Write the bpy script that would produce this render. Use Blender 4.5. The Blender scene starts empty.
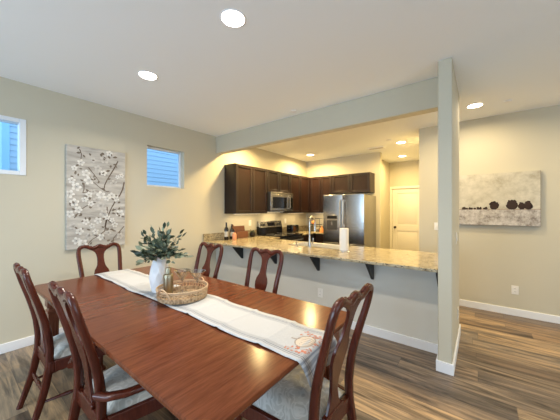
import bpy, bmesh, math, random
from mathutils import Vector, Matrix
random.seed(7)
PI = math.pi
C = bpy.context.scene.collection
S = bpy.context.scene

# ------------------------------------------------------------------ camera
cd = bpy.data.cameras.new('camera'); cam = bpy.data.objects.new('camera', cd); C.objects.link(cam)
cam.location = (0, 0, 1.418); cam.rotation_euler = (PI/2, 0, math.radians(37.7))
cd.sensor_width = 36; cd.lens = 259/560*36; cd.clip_start = .05; cd.shift_y = .0007
S.camera = cam

# ------------------------------------------------------------------ world, daylight fill, exposure
S.view_settings.view_transform = 'Standard'; S.view_settings.look = 'None'
S.view_settings.gamma = 1; S.view_settings.use_curve_mapping = False
S.view_settings.exposure = 0.80
w = bpy.data.worlds.new('world'); S.world = w; w.use_nodes = True
bg = w.node_tree.nodes['Background']; bg.inputs[0].default_value = (.50, .74, 1.0, 1); bg.inputs[1].default_value = 1.35

def area(name, loc, rot, sx, sy, power, col, spread=PI):
    l = bpy.data.lights.new(name, 'AREA'); l.shape = 'RECTANGLE'; l.size = sx; l.size_y = sy
    l.energy = power; l.color = col; l.spread = spread
    o = bpy.data.objects.new(name, l); C.objects.link(o); o.location = loc; o.rotation_euler = rot
    return o
H = 2.74
# unseen area lights added as daylight fill, set in invented window openings
area('daylight_fill_back', (-1.6, -2.97, 1.15), (PI/2, 0, 0), 2.9, 1.6, 58, (.62, .80, 1.0))
area('daylight_fill_right', (3.37, .4, 1.25), (PI/2, 0, PI/2), 2.6, 1.4, 14, (.66, .83, 1.0))

# ------------------------------------------------------------------ materials
def mat(name, col, rough=.5, metal=0, spec=.5, coat=0, emis=None, estr=0):
    m = bpy.data.materials.new(name); m.use_nodes = True
    b = m.node_tree.nodes['Principled BSDF']
    b.inputs['Base Color'].default_value = (*col, 1); b.inputs['Roughness'].default_value = rough
    b.inputs['Metallic'].default_value = metal; b.inputs['Specular IOR Level'].default_value = spec
    b.inputs['Coat Weight'].default_value = coat
    if emis: b.inputs['Emission Color'].default_value = (*emis, 1); b.inputs['Emission Strength'].default_value = estr
    return m
def N(m, t, **k):
    n = m.node_tree.nodes.new(t)
    for a, v in k.items(): setattr(n, a, v)
    return n
def L(m, a, b): m.node_tree.links.new(a, b)
def BS(m): return m.node_tree.nodes['Principled BSDF']
def coords(m, scale=(1, 1, 1), kind='Object'):
    tc = N(m, 'ShaderNodeTexCoord'); mp = N(m, 'ShaderNodeMapping'); mp.inputs['Scale'].default_value = scale
    L(m, tc.outputs[kind], mp.inputs[0]); return mp.outputs[0]
def ramp(m, fac, stops, interp='LINEAR'):
    r = N(m, 'ShaderNodeValToRGB'); r.color_ramp.interpolation = interp
    e = r.color_ramp.elements
    while len(e) < len(stops): e.new(.5)
    for i, (p, c) in enumerate(stops): e[i].position = p; e[i].color = (*c, 1)
    L(m, fac, r.inputs[0]); return r.outputs[0]
def noise(m, vec, scale, detail=3, rough=.5, dist=0):
    n = N(m, 'ShaderNodeTexNoise'); n.inputs['Scale'].default_value = scale; n.inputs['Detail'].default_value = detail
    n.inputs['Roughness'].default_value = rough; n.inputs['Distortion'].default_value = dist
    if vec is not None: L(m, vec, n.inputs[0])
    return n.outputs[0]
def math_(m, op, a, b=None):
    n = N(m, 'ShaderNodeMath', operation=op)
    for i, x in enumerate((a, b)):
        if x is None: continue
        if isinstance(x, (int, float)): n.inputs[i].default_value = x
        else: L(m, x, n.inputs[i])
    return n.outputs[0]
def mix(m, fac, a, b, mode='MIX'):
    n = N(m, 'ShaderNodeMix', data_type='RGBA', blend_type=mode)
    for i, x in ((0, fac), (6, a), (7, b)):
        if isinstance(x, (int, float)): n.inputs[i].default_value = x
        elif isinstance(x, tuple): n.inputs[i].default_value = (*x, 1)
        else: L(m, x, n.inputs[i])
    return n.outputs[2]
def bump(m, h, strength, dist=.01):
    b = N(m, 'ShaderNodeBump'); b.inputs['Strength'].default_value = strength; b.inputs['Distance'].default_value = dist
    L(m, h, b.inputs['Height']); L(m, b.outputs[0], BS(m).inputs['Normal'])

M = {}
m = M['wall'] = mat('beige_paint', (.58, .54, .425), .85, spec=.25); bump(m, noise(m, coords(m), 90, 3), .12, .004)
m = M['ceiling'] = mat('ceiling_paint', (.88, .905, .915), .9, spec=.2); bump(m, noise(m, coords(m), 60, 3), .12, .004)
M['trim'] = mat('white_trim_paint', (.83, .84, .86), .45)
M['white'] = mat('white_plastic', (.82, .80, .75), .4)
M['door'] = mat('door_paint', (.80, .77, .68), .5)

m = M['wall_pale'] = mat('pale_grey_paint', (.68, .665, .60), .85, spec=.25); bump(m, noise(m, coords(m), 90, 3), .12, .004)
# floor: vinyl planks running along X
m = M['floor'] = mat('vinyl_planks', (.3, .2, .15), .42)
xyz = N(m, 'ShaderNodeSeparateXYZ'); L(m, coords(m), xyz.inputs[0])
row = math_(m, 'DIVIDE', xyz.outputs[1], .18); rf = math_(m, 'FLOOR', row)
wn = N(m, 'ShaderNodeTexWhiteNoise', noise_dimensions='1D'); L(m, rf, wn.inputs['W'])
xo = math_(m, 'ADD', math_(m, 'DIVIDE', xyz.outputs[0], 1.22), math_(m, 'MULTIPLY', wn.outputs[0], 7.3)); xf = math_(m, 'FLOOR', xo)
cb = N(m, 'ShaderNodeCombineXYZ'); L(m, rf, cb.inputs[0]); L(m, xf, cb.inputs[1])
wn2 = N(m, 'ShaderNodeTexWhiteNoise', noise_dimensions='3D'); L(m, cb.outputs[0], wn2.inputs['Vector'])
base = ramp(m, wn2.outputs[0], [(0, (.135, .098, .072)), (.25, (.26, .18, .115)), (.5, (.17, .135, .108)), (.75, (.38, .27, .165)), (1, (.26, .215, .17))])
cg = N(m, 'ShaderNodeCombineXYZ'); L(m, math_(m, 'MULTIPLY', xyz.outputs[0], .9), cg.inputs[0])
L(m, math_(m, 'MULTIPLY', xyz.outputs[1], 10), cg.inputs[1]); L(m, math_(m, 'MULTIPLY', wn2.outputs[0], 40), cg.inputs[2])
g1 = noise(m, cg.outputs[0], 1.3, 8, .68, 1.4)
c1 = mix(m, 1.0, base, ramp(m, g1, [(.34, (.22, .20, .19)), (.47, (.66, .655, .65)), (.64, (1.45, 1.36, 1.2))]), 'MULTIPLY')
fr = math_(m, 'FRACT', row); fx = math_(m, 'FRACT', xo)
seam = math_(m, 'MAXIMUM', math_(m, 'LESS_THAN', fr, .018), math_(m, 'LESS_THAN', fx, .003))
c2 = mix(m, math_(m, 'MULTIPLY', seam, .6), c1, (.05, .035, .03))
L(m, c2, BS(m).inputs['Base Color']); L(m, math_(m, 'ADD', math_(m, 'MULTIPLY', g1, .2), .30), BS(m).inputs['Roughness'])
bump(m, g1, .12, .004)

def wood(name, dark, light, scale, rough, coat=0, dis=1.0):
    m = mat(name, dark, rough, coat=coat)
    v = coords(m, scale); n1 = noise(m, v, 2.2, 6, .62, dis); n2 = noise(m, v, 12, 3, .5)
    c = ramp(m, n1, [(.3, dark), (.7, light)])
    c = mix(m, .35, c, ramp(m, n2, [(.35, tuple(x*.6 for x in dark)), (.65, light)]))
    L(m, c, BS(m).inputs['Base Color']); BS(m).inputs['Coat Roughness'].default_value = .12
    return m
M['table'] = wood('cherry_table_top', (.098, .026, .011), (.185, .056, .023), (9, .9, 3), .2, .0, .4); BS(M['table']).inputs['Specular IOR Level'].default_value = .2
M['table_leg'] = wood('cherry_table_legs', (.10, .028, .014), (.19, .058, .026), (7, 7, 1), .3)
M['chair'] = wood('mahogany', (.056, .011, .006), (.105, .021, .010), (7, 7, 1.2), .24, .08); BS(M['chair']).inputs['Specular IOR Level'].default_value = .4
M['espresso'] = wood('espresso_cabinet', (.012, .005, .0035), (.022, .009, .006), (8, 8, .9), .38, .0); BS(M['espresso']).inputs['Specular IOR Level'].default_value = .5
M['espresso_panel'] = wood('espresso_panel', (.018, .008, .0055), (.030, .013, .009), (8, 8, .9), .40, .0); BS(M['espresso_panel']).inputs['Specular IOR Level'].default_value = .3
M['board'] = wood('acacia_board', (.10, .030, .012), (.19, .065, .03), (2, 2, 9), .45)
M['board_light'] = wood('light_board', (.16, .055, .022), (.27, .10, .045), (2, 2, 9), .45)

# granite
m = M['granite'] = mat('granite', (.6, .5, .3), .12)
v = coords(m); n1 = noise(m, v, 14, 6, .7, .5); n2 = noise(m, v, 70, 3, .6); vo = N(m, 'ShaderNodeTexVoronoi'); vo.inputs['Scale'].default_value = 90; L(m, v, vo.inputs[0])
c = ramp(m, n1, [(.3, (.12, .085, .05)), (.42, (.34, .275, .165)), (.58, (.50, .43, .29)), (.75, (.25, .19, .11))])
c = mix(m, ramp(m, n2, [(.545, (0, 0, 0)), (.60, (1, 1, 1))]), c, (.06, .045, .03))
c = mix(m, math_(m, 'LESS_THAN', vo.outputs[0], .18), c, (.30, .21, .11))
L(m, c, BS(m).inputs['Base Color'])

# damask seat fabric
m = M['seat'] = mat('damask_seat', (.5, .5, .48), .55, spec=.5); BS(m).inputs['Sheen Weight'].default_value = .3
v = coords(m); nn = noise(m, v, 11, 1, .5, 2.5)
L(m, ramp(m, nn, [(.42, (.42, .41, .37)), (.47, (.56, .55, .51)), (.55, (.56, .55, .51)), (.6, (.46, .45, .41))]), BS(m).inputs['Base Color'])
L(m, ramp(m, nn, [(.45, (.35,)*3), (.55, (.7,)*3)]), BS(m).inputs['Roughness'])

M['steel'] = mat('stainless_steel', (.42, .415, .405), .27, 1)
m = M['steel']; BS(m).inputs['Anisotropic'].default_value = .6
bump(m, noise(m, coords(m, (60, 60, .5)), 6, 2), .05, .002)
M['chrome'] = mat('brushed_nickel', (.50, .49, .47), .25, 1)
M['darksteel'] = mat('dark_steel', (.16, .16, .155), .35, 1)
M['polished'] = mat('polished_handle', (.78, .77, .75), .22, 1)
M['satin'] = mat('satin_steel', (.72, .71, .69), .45, .85)
M['black'] = mat('black_enamel', (.010, .010, .011), .12)
M['blackmatte'] = mat('black_paint', (.012, .012, .013), .45)
M['glassblack'] = mat('black_glass', (.012, .012, .014), .05)
M['gold'] = mat('brushed_gold', (.38, .34, .24), .38, 1)
M['vase'] = mat('white_ceramic', (.80, .81, .83), .38)
M['bronze'] = mat('dark_bronze', (.05, .04, .032), .35, .8)
M['paper'] = mat('paper_towel', (.83, .81, .77), .9); bump(M['paper'], noise(M['paper'], coords(M['paper']), 80), .3, .003)
m = M['wicker'] = mat('wicker', (.46, .30, .16), .7)
L(m, ramp(m, noise(m, coords(m), 60, 3), [(.35, (.26, .15, .07)), (.6, (.62, .45, .27))]), BS(m).inputs['Base Color'])
M['wickerlight'] = mat('wicker_rim', (.56, .40, .25), .6)
m = M['leaf'] = mat('leaf_green', (.07, .12, .06), .45)
L(m, ramp(m, noise(m, coords(m), 14, 2), [(.35, (.045, .070, .045)), (.55, (.095, .13, .085)), (.75, (.20, .23, .16))]), BS(m).inputs['Base Color'])
M['leafpale'] = mat('leaf_underside', (.24, .29, .20), .6)
M['leafdark'] = mat('leaf_deep_green', (.022, .045, .030), .45)
M['stem'] = mat('stem', (.12, .08, .04), .7)
M['amber'] = mat('peach_soap', (.75, .32, .16), .3)
M['label'] = mat('paper_label', (.55, .52, .45), .7)
M['winebottle'] = mat('dark_bottle_glass', (.012, .010, .010), .08)
M['orange'] = mat('orange_peel', (.85, .30, .08), .5)
M['cream'] = mat('cream_ceramic', (.75, .65, .50), .35)
M['display'] = mat('display', (.01, .01, .012), .1)
M['lens'] = mat('light_lens', (.9, .9, .88), .4, emis=(1, .95, .86), estr=9)
M['lenswarm'] = mat('light_lens_warm', (.9, .9, .85), .4, emis=(1, .86, .60), estr=9)
M['lensdim'] = mat('strip_lens', (.9, .9, .85), .4, emis=(1, .86, .60), estr=1.6)
M['siding'] = mat('blue_lap_siding', (.52, .62, .74), .7)
M['sidingtrim'] = mat('pale_house_trim', (.42, .66, .82), .6)
M['conifer'] = mat('distant_shrub', (.03, .06, .06), .9)
M['ground'] = mat('outside_gravel', (.25, .24, .22), .95)
M['vinyl'] = mat('white_vinyl_frame', (.78, .82, .86), .35)
M['vent'] = mat('vent_grille', (.5, .46, .38), .5)

def glass(name, tint=(1, 1, 1), ior=1.45, rough=0.0):
    m = bpy.data.materials.new(name); m.use_nodes = True; nt = m.node_tree; nt.nodes.clear()
    o = nt.nodes.new('ShaderNodeOutputMaterial'); mx = nt.nodes.new('ShaderNodeMixShader')
    t = nt.nodes.new('ShaderNodeBsdfTransparent'); g = nt.nodes.new('ShaderNodeBsdfGlossy'); f = nt.nodes.new('ShaderNodeLayerWeight')
    t.inputs[0].default_value = (*tint, 1); g.inputs['Roughness'].default_value = rough; f.inputs[0].default_value = .68 if ior > 1.5 else .12
    nt.links.new(f.outputs[1 if ior > 1.5 else 0], mx.inputs[0]); nt.links.new(t.outputs[0], mx.inputs[1]); nt.links.new(g.outputs[0], mx.inputs[2])
    nt.links.new(mx.outputs[0], o.inputs[0]); return m
M['pane'] = glass('window_glass', (.86, .95, 1))
M['clear'] = glass('clear_glass', (.93, .93, .93), 1.6)

# painting backgrounds
m = M['art_floral'] = mat('floral_canvas', (.6, .56, .5), .85)
v = coords(m, (1, 1, 6)); L(m, ramp(m, noise(m, v, 3.0, 5, .6), [(.3, (.29, .27, .24)), (.5, (.46, .44, .40)), (.7, (.60, .58, .53))]), BS(m).inputs['Base Color'])
M['petal'] = mat('painted_petal', (.74, .73, .69), .85)
M['petal2'] = mat('painted_petal_shade', (.56, .54, .50), .85)
M['twig'] = mat('painted_twig', (.11, .075, .05), .85)
M['artleaf'] = mat('painted_leaf', (.16, .13, .10), .85)
m = M['art_sky'] = mat('landscape_sky', (.6, .56, .5), .85)
L(m, ramp(m, noise(m, coords(m), 7, 6, .7), [(.3, (.36, .32, .24)), (.48, (.52, .49, .40)), (.7, (.66, .62, .52))]), BS(m).inputs['Base Color'])
m = M['art_field'] = mat('landscape_field', (.6, .56, .5), .85)
L(m, ramp(m, noise(m, coords(m), 12, 6, .75), [(.35, (.22, .19, .17)), (.5, (.47, .44, .41)), (.68, (.68, .65, .62))]), BS(m).inputs['Base Color'])
M['arttree'] = mat('painted_tree', (.035, .018, .014), .85)
M['arthorizon'] = mat('painted_horizon', (.35, .25, .17), .85)
M['canvas_edge'] = mat('canvas_edge', (.62, .60, .56), .85)
M['canvas_dark'] = mat('canvas_edge_dark', (.10, .075, .055), .8)

# runner (UV driven stripes: u along, v across)
m = M['runner'] = mat('table_runner_cloth', (.72, .72, .70), .9, spec=.1)
uv = N(m, 'ShaderNodeUVMap'); sx = N(m, 'ShaderNodeSeparateXYZ'); L(m, uv.outputs[0], sx.inputs[0])
def band(src, a, b):
    return math_(m, 'MULTIPLY', math_(m, 'GREATER_THAN', src, a), math_(m, 'LESS_THAN', src, b))
def union(xs):
    r = xs[0]
    for x in xs[1:]: r = math_(m, 'MAXIMUM', r, x)
    return r
vv = math_(m, 'MINIMUM', sx.outputs[1], math_(m, 'SUBTRACT', 1, sx.outputs[1]))
soft = math_(m, 'MULTIPLY', union([band(vv, .085, .10), band(vv, .118, .140), band(vv, .158, .168), band(vv, .186, .194)]), .80)
endb = math_(m, 'MULTIPLY', union([band(sx.outputs[0], .950, .954), band(sx.outputs[0], .959, .968), band(sx.outputs[0], .973, .977)]), .6)
weave = noise(m, coords(m), 220, 2)
c = mix(m, soft, ramp(m, weave, [(.3, (.45, .46, .47)), (.7, (.54, .55, .56))]), (.16, .18, .22))
c = mix(m, endb, c, (.16, .17, .20))
L(m, c, BS(m).inputs['Base Color']); bump(m, weave, .15, .002)
M['print_orange'] = mat('print_rust', (.50, .20, .13), .9)
M['print_grey'] = mat('print_taupe', (.30, .25, .21), .9)
M['print_pale'] = mat('print_cream', (.60, .52, .43), .9)

# ------------------------------------------------------------------ mesh builder
class MB:
    def __init__(s, org=(0, 0, 0)): s.bm = bmesh.new(); s.o = Vector(org); s.mi = 0; s.mats = []
    def use(s, m):
        if m not in s.mats: s.mats.append(m)
        s.mi = s.mats.index(m); return s
    def V(s, p): return s.bm.verts.new(Vector(p) - s.o)
    def F(s, vs):
        try: f = s.bm.faces.new(vs); f.material_index = s.mi; return f
        except ValueError: return None
    def box(s, x0, x1, y0, y1, z0, z1):
        v = [s.V((x, y, z)) for z in (z0, z1) for x, y in ((x0, y0), (x1, y0), (x1, y1), (x0, y1))]
        for f in ((3, 2, 1, 0), (4, 5, 6, 7), (0, 1, 5, 4), (1, 2, 6, 5), (2, 3, 7, 6), (3, 0, 4, 7)): s.F([v[i] for i in f])
        return s
    def hexa(s, b, t):   # bottom quad, top quad (ccw)
        v = [s.V(p) for p in b + t]
        for f in ((3, 2, 1, 0), (4, 5, 6, 7), (0, 1, 5, 4), (1, 2, 6, 5), (2, 3, 7, 6), (3, 0, 4, 7)): s.F([v[i] for i in f])
        return s
    def lathe(s, prof, c=(0, 0, 0), n=24, ax=Vector((0, 0, 1)), rot=0, cap=True):
        ax = Vector(ax).normalized(); q = ax.to_track_quat('Z', 'Y'); rings = []
        for r, z in prof:
            rings.append([s.V(Vector(c) + q @ Vector((r*math.cos(2*PI*i/n+rot), r*math.sin(2*PI*i/n+rot), z))) for i in range(n)])
        for a, b in zip(rings, rings[1:]):
            for i in range(n): s.F([a[i], a[(i+1) % n], b[(i+1) % n], b[i]])
        if cap: s.F(rings[0][::-1]); s.F(rings[-1])
        return s
    def cyl(s, p0, p1, r, n=16, r1=None):
        p0, p1 = Vector(p0), Vector(p1); d = p1-p0
        return s.lathe([(r, 0), (r if r1 is None else r1, d.length)], p0, n, d)
    def tube(s, pts, r, n=8, closed=False):
        pts = [Vector(p) for p in pts]; k = len(pts); rings = []
        up = None
        for i, p in enumerate(pts):
            a = pts[(i-1) % k] if (closed or i > 0) else p; b = pts[(i+1) % k] if (closed or i < k-1) else p
            t = (b-a).normalized()
            if up is None:
                up = t.orthogonal().normalized()
            up = (up - t*up.dot(t)); up.normalize()
            sd = t.cross(up); rr = r[i] if isinstance(r, (list, tuple)) else r
            rings.append([s.V(p + up*math.cos(2*PI*j/n)*rr + sd*math.sin(2*PI*j/n)*rr) for j in range(n)])
        prs = list(zip(rings, rings[1:])) + ([(rings[-1], rings[0])] if closed else [])
        for a, b in prs:
            for j in range(n): s.F([a[j], a[(j+1) % n], b[(j+1) % n], b[j]])
        if not closed: s.F(rings[0][::-1]); s.F(rings[-1])
        return s
    def bar(s, pts, W, T, side=(0, 1, 0), n=10):
        """sweep an oval-ish section: W across (perpendicular to path and side), T along side"""
        pts = [Vector(p) for p in pts]; k = len(pts); side = Vector(side); rings = []
        for i, p in enumerate(pts):
            t = (pts[min(i+1, k-1)] - pts[max(i-1, 0)]).normalized()
            sd = (side - t*side.dot(t)).normalized(); nn = t.cross(sd)
            wv = W[i] if isinstance(W, (list, tuple)) else W; tv = T[i] if isinstance(T, (list, tuple)) else T
            ring = []
            for j in range(n):
                a = 2*PI*(j+.5)/n; ca, sa = math.cos(a), math.sin(a); e = .62
                ring.append(s.V(p + nn*(wv/2)*math.copysign(abs(ca)**e, ca) + sd*(tv/2)*math.copysign(abs(sa)**e, sa)))
            rings.append(ring)
        for a, b in zip(rings, rings[1:]):
            for j in range(n): s.F([a[j], a[(j+1) % n], b[(j+1) % n], b[j]])
        s.F(rings[0][::-1]); s.F(rings[-1]); return s
    def prism(s, poly, axis, a, b):
        """2D polygon extruded along axis x|y|z between a and b; polygon coords are the other two axes in order"""
        def P(u, v, w): return {'x': (w, u, v), 'y': (u, w, v), 'z': (u, v, w)}[axis]
        A = [s.V(P(u, v, a)) for u, v in poly]; B = [s.V(P(u, v, b)) for u, v in poly]; n = len(poly)
        s.F(A[::-1]); s.F(B)
        for i in range(n): s.F([A[i], A[(i+1) % n], B[(i+1) % n], B[i]])
        return s
    def grid(s, f, nu, nv, uv=False):
        vs = [[s.V(f(i/nu, j/nv)) for j in range(nv+1)] for i in range(nu+1)]
        lay = s.bm.loops.layers.uv.verify() if uv else None
        for i in range(nu):
            for j in range(nv):
                q = ((i, j), (i+1, j), (i+1, j+1), (i, j+1)); fc = s.F([vs[a][b] for a, b in q])
                if uv and fc:
                    for lp, (a, b) in zip(fc.loops, q): lp[lay].uv = (a/nu, b/nv)
        return s
    def build(s, name, m, parent=None, bev=0, seg=2, smooth=35, loc=None, mods=()):
        bmesh.ops.recalc_face_normals(s.bm, faces=s.bm.faces)
        me = bpy.data.meshes.new(name); s.bm.to_mesh(me); s.bm.free()
        for x in ([M[m]] if m else []) if not s.mats else [M[k] for k in s.mats]: me.materials.append(x)
        if smooth:
            me.shade_smooth(); me.set_sharp_from_angle(angle=math.radians(smooth))
        o = bpy.data.objects.new(name, me); C.objects.link(o)
        if parent: o.parent = parent
        else: o.location = s.o
        if loc: o.location = loc
        if bev:
            b = o.modifiers.new('bevel', 'BEVEL'); b.width = bev; b.segments = seg; b.limit_method = 'ANGLE'; b.angle_limit = math.radians(40)
        return o

def tag(o, label, cat, group=None):
    o['label'] = label; o['category'] = cat
    if group: o['group'] = group
    return o
def thing(name, label, cat, loc=(0, 0, 0), rz=0, group=None):
    o = bpy.data.objects.new(name, None); C.objects.link(o); o.location = loc; o.rotation_euler = (0, 0, rz)
    o.empty_display_size = .1
    return tag(o, label, cat, group)
def struct(mb, name, m, parent=None, bev=0):
    o = mb.build(name, m, parent, bev)
    if not parent: o['kind'] = 'structure'
    return o
def dup(root, loc, rz, label=None, name=None):
    r = root.copy(); C.objects.link(r); r.location = loc; r.rotation_euler = (0, 0, rz)
    if label: r['label'] = label
    def kids(o, n):
        for ch in [x for x in bpy.data.objects if x.parent == o]:
            c = ch.copy(); C.objects.link(c); c.parent = n; kids(ch, c)
    kids(root, r); return r

XL, YB, YP, X0, X1, YQ, YR = -3.75, 2.98, 2.67, -.297, -.192, 3.655, 4.70
YK, XK, YD = 6.02, -1.79, 7.6        # kitchen back wall, its right end, pantry wall
XR, YS = 3.4, -3.0                   # room limits behind and right of the camera
T = .14
# ------------------------------------------------------------------ structure
struct(MB().box(XL-T, XR+T, YS-T, YD+T, -.1, 0), 'floor', 'floor')
struct(MB().box(XL-T, XR+T, YS-T, YD+T, H, H+.1), 'ceiling', 'ceiling')
# left wall with two small high windows
W1 = (-.06, .52, 1.78, 2.362); W2 = (1.758, 2.34, 1.765, 2.352)
b = MB(); ys = YS-T
for (a, c_, z0, z1) in (W1, W2):
    b.box(XL-T, XL, ys, a, 0, H); b.box(XL-T, XL, a, c_, 0, z0); b.box(XL-T, XL, a, c_, z1, H); ys = c_
b.box(XL-T, XL, ys, YD+T, 0, H); bmesh.ops.remove_doubles(b.bm, verts=b.bm.verts, dist=1e-4)
struct(b, 'wall_left', 'wall')
for i, (a, c_, z0, z1) in enumerate((W1, W2)):
    # window: vinyl frame set back in the reveal, one pane
    xo = XL-.105 if i else XL-.02
    fw = .035 if i else .052
    w_ = thing('window_%d' % (i+1), '', ''); del w_['label'], w_['category']; w_['kind'] = 'structure'; w_.location = (XL, a, z0)
    b = MB((XL, a, z0)); xa, xb = (XL-.125, XL-.075) if i else (XL-.125, XL+.006)
    b.box(xa, xb, a, a+fw, z0, z1).box(xa, xb, c_-fw, c_, z0, z1).box(xa, xb, a+fw, c_-fw, z0, z0+fw*.8).box(xa, xb, a+fw, c_-fw, z1-fw*.8, z1)
    b.build('window_frame', 'vinyl', w_, .004)
    MB((XL, a, z0)).box(xa+.02, xa+.026, a+fw, c_-fw, z0+fw*.8, z1-fw*.8).build('window_pane', 'pane', w_, smooth=0)
# back wall and right wall with unseen window openings added for the daylight fill
b = MB(); b.box(XL, -3.1, YS-T, YS, 0, H).box(-.1, XR, YS-T, YS, 0, H).box(-3.1, -.1, YS-T, YS, 0, .3).box(-3.1, -.1, YS-T, YS, 2.4, H)
struct(b, 'wall_back', 'wall')
b = MB(); b.box(XR, XR+T, YS-T, -1, 0, H).box(XR, XR+T, 1.8, YR, 0, H).box(XR, XR+T, -1, 1.8, 0, .5).box(XR, XR+T, -1, 1.8, 2.4, H)
struct(b, 'wall_right', 'wall')
for nm, rc in (('window_3', (-3.1, -.1, YS-.11, YS-.05, .3, 2.4, 'x')), ('window_4', (XR+.05, XR+.11, -1, 1.8, .5, 2.4, 'y'))):
    x0, x1, y0, y1, z0, z1, d = rc; b = MB(); f = .05
    b.box(x0, x1, y0, y1, z0, z0+f).box(x0, x1, y0, y1, z1-f, z1)
    if d == 'x':
        for x in (x0, (x0+x1)/2-f/2, x1-f): b.box(x, x+f, y0, y1, z0+f, z1-f)
    else:
        for y in (y0, (y0+y1)/2-f/2, y1-f): b.box(x0, x1, y, y+f, z0+f, z1-f)
    struct(b, nm, 'vinyl')
# wall with the landscape canvas
struct(MB().box(-.782, XR+T, YR, YR+T, 0, H).box(-.782, -.642, YR+T, YD+T, 0, H), 'wall_far', 'wall')
# kitchen end wall, recess and pantry wall (door opening left in it)
DX0, DX1, DZ = -1.935, -1.18, 2.01
struct(MB().box(XL, XK, YK, YK+.115, 0, H).box(XK-.33, XK-.22, YK+.115, YD, 0, H), 'wall_kitchen', 'wall')
struct(MB().box(XL, DX0, YD, YD+T, 0, H).box(DX1, -.782, YD, YD+T, 0, H).box(DX0, DX1, YD, YD+T, DZ, H).box(DX0, DX1, YD+.09, YD+T, 0, DZ), 'wall_pantry', 'wall')
# wing wall (post), beam and half wall
struct(MB().box(X0, X1, YP, YQ, 0, H), 'wall_wing', 'wall', bev=.006)
struct(MB().box(XL, X0, YB, YB+.13, 2.44, H), 'wall_beam', 'wall', bev=.006)
struct(MB().box(XL, X0, YB, YB+.12, 0, .862), 'wall_half', 'wall_pale')
# baseboards
bh, bt = .095, .014
struct(MB().box(XL, XL+bt, YS, YB, 0, bh), 'baseboard_left', 'trim', bev=.003)
struct(MB().box(XL+bt, X0, YB-bt, YB, 0, bh), 'baseboard_half_wall', 'trim', bev=.003)
b = MB(); b.box(X0-bt, X1+bt, YP-bt, YP, 0, bh).box(X1, X1+bt, YP, YQ+bt, 0, bh).box(X0-bt, X0, YP, YB-bt, 0, bh).box(X0, X1, YQ, YQ+bt, 0, bh)
struct(b, 'baseboard_wing', 'trim', bev=.003)
struct(MB().box(-.782-bt, XR, YR-bt, YR, 0, bh).box(-.782-bt, -.782, YR, YD, 0, bh), 'baseboard_far', 'trim', bev=.003)
struct(MB().box(DX1+.07, -.80, YD-bt, YD, 0, bh).box(XK-.22, DX0-.07, YD-bt, YD, 0, bh), 'baseboard_pantry', 'trim', bev=.003)
# pantry door
b = MB(); c_ = .062
b.box(DX0-c_, DX0, YD-.018, YD, 0, DZ+c_).box(DX1, DX1+c_, YD-.018, YD, 0, DZ+c_).box(DX0, DX1, YD-.018, YD, DZ, DZ+c_)
struct(b, 'trim_door_casing', 'door', bev=.004)
d = thing('door_1', '', '', ((DX0+DX1)/2, YD+.03, 0)); del d['label'], d['category']; d['kind'] = 'structure'
org = d.location; b = MB(org)
y0, y1 = YD+.012, YD+.05; xa, xb = DX0+.004, DX1-.004; st = .11
def door_panels(b, xa, xb, za, zb, y0, y1, st, rails):
    b.box(xa, xa+st, y0, y1, za, zb).box(xb-st, xb, y0, y1, za, zb)
    for r0, r1 in rails: b.box(xa+st, xb-st, y0, y1, r0, r1)
    for (_, p0), (p1, _) in zip(rails, rails[1:]):
        b.box(xa+st, xb-st, y0+.014, y1-.004, p0, p1)
        b.hexa([(xa+st+.03, y0+.014, p0+.03), (xb-st-.03, y0+.014, p0+.03), (xb-st-.03, y0+.014, p1-.03), (xa+st+.03, y0+.014, p1-.03)],
               [(xa+st+.05, y0+.005, p0+.05), (xb-st-.05, y0+.005, p0+.05), (xb-st-.05, y0+.005, p1-.05), (xa+st+.05, y0+.005, p1-.05)])
door_panels(b, xa, xb, .008, DZ-.004, y0, y1, st, [(.008, .22), (.86, 1.02), (DZ-.125, DZ-.004)])
b.build('door_slab', 'door', d, .003)
b = MB(org); b.lathe([(.032, 0), (.030, .010), (.012, .014), (.011, .035), (.026, .045), (.028, .058), (.018, .068)], (DX0+.075, y0, .955), 20, (0, -1, 0))
b.build('door_knob', 'bronze', d)

# ------------------------------------------------------------------ outside: neighbouring house
hs = thing('neighbouring_house', 'blue lap-sided neighbouring house seen through the two small high windows', 'house', (-6.6, 3, 0))
b = MB(hs.location); z = 0; k = 0
while z < 5:
    b.hexa([(-6.9, .70, z), (-6.588, .70, z), (-6.588, 9, z), (-6.9, 9, z)], [(-6.9, .70, z+.108), (-6.60, .70, z+.108), (-6.60, 9, z+.108), (-6.9, 9, z+.108)]); z += .108
b.build('siding', 'siding', hs, smooth=0)
MB(hs.location).box(-6.9, -6.57, .60, .70, 0, 5.05).build('corner_trim', 'sidingtrim', hs, .004)
MB(hs.location).box(-7.0, -6.3, .45, 9, 5.05, 5.2).build('roof_eave', 'sidingtrim', hs)
b = MB((-9.5, -.6, 0)); rnd = random.Random(3)
for i in range(60):
    a = rnd.uniform(0, 2*PI); z = rnd.uniform(.4, 2.35); r = (2.6-z)*.42*rnd.uniform(.5, 1)
    b.lathe([(0.02, -.18), (.2, -.05), (.16, .08), (.02, .2)], (-9.5+r*math.cos(a), -.6+r*math.sin(a), z), 7)
b.cyl((-9.5, -.6, 0), (-9.5, -.6, 2.2), .05, 8)
tag(b.build('shrub', 'conifer'), 'dark shrub outside, low in the left window', 'shrub')
gnd = MB().box(-16, XL-T, -9, 12, -.12, -.02).build('ground', 'ground'); gnd['kind'] = 'structure'

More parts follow.
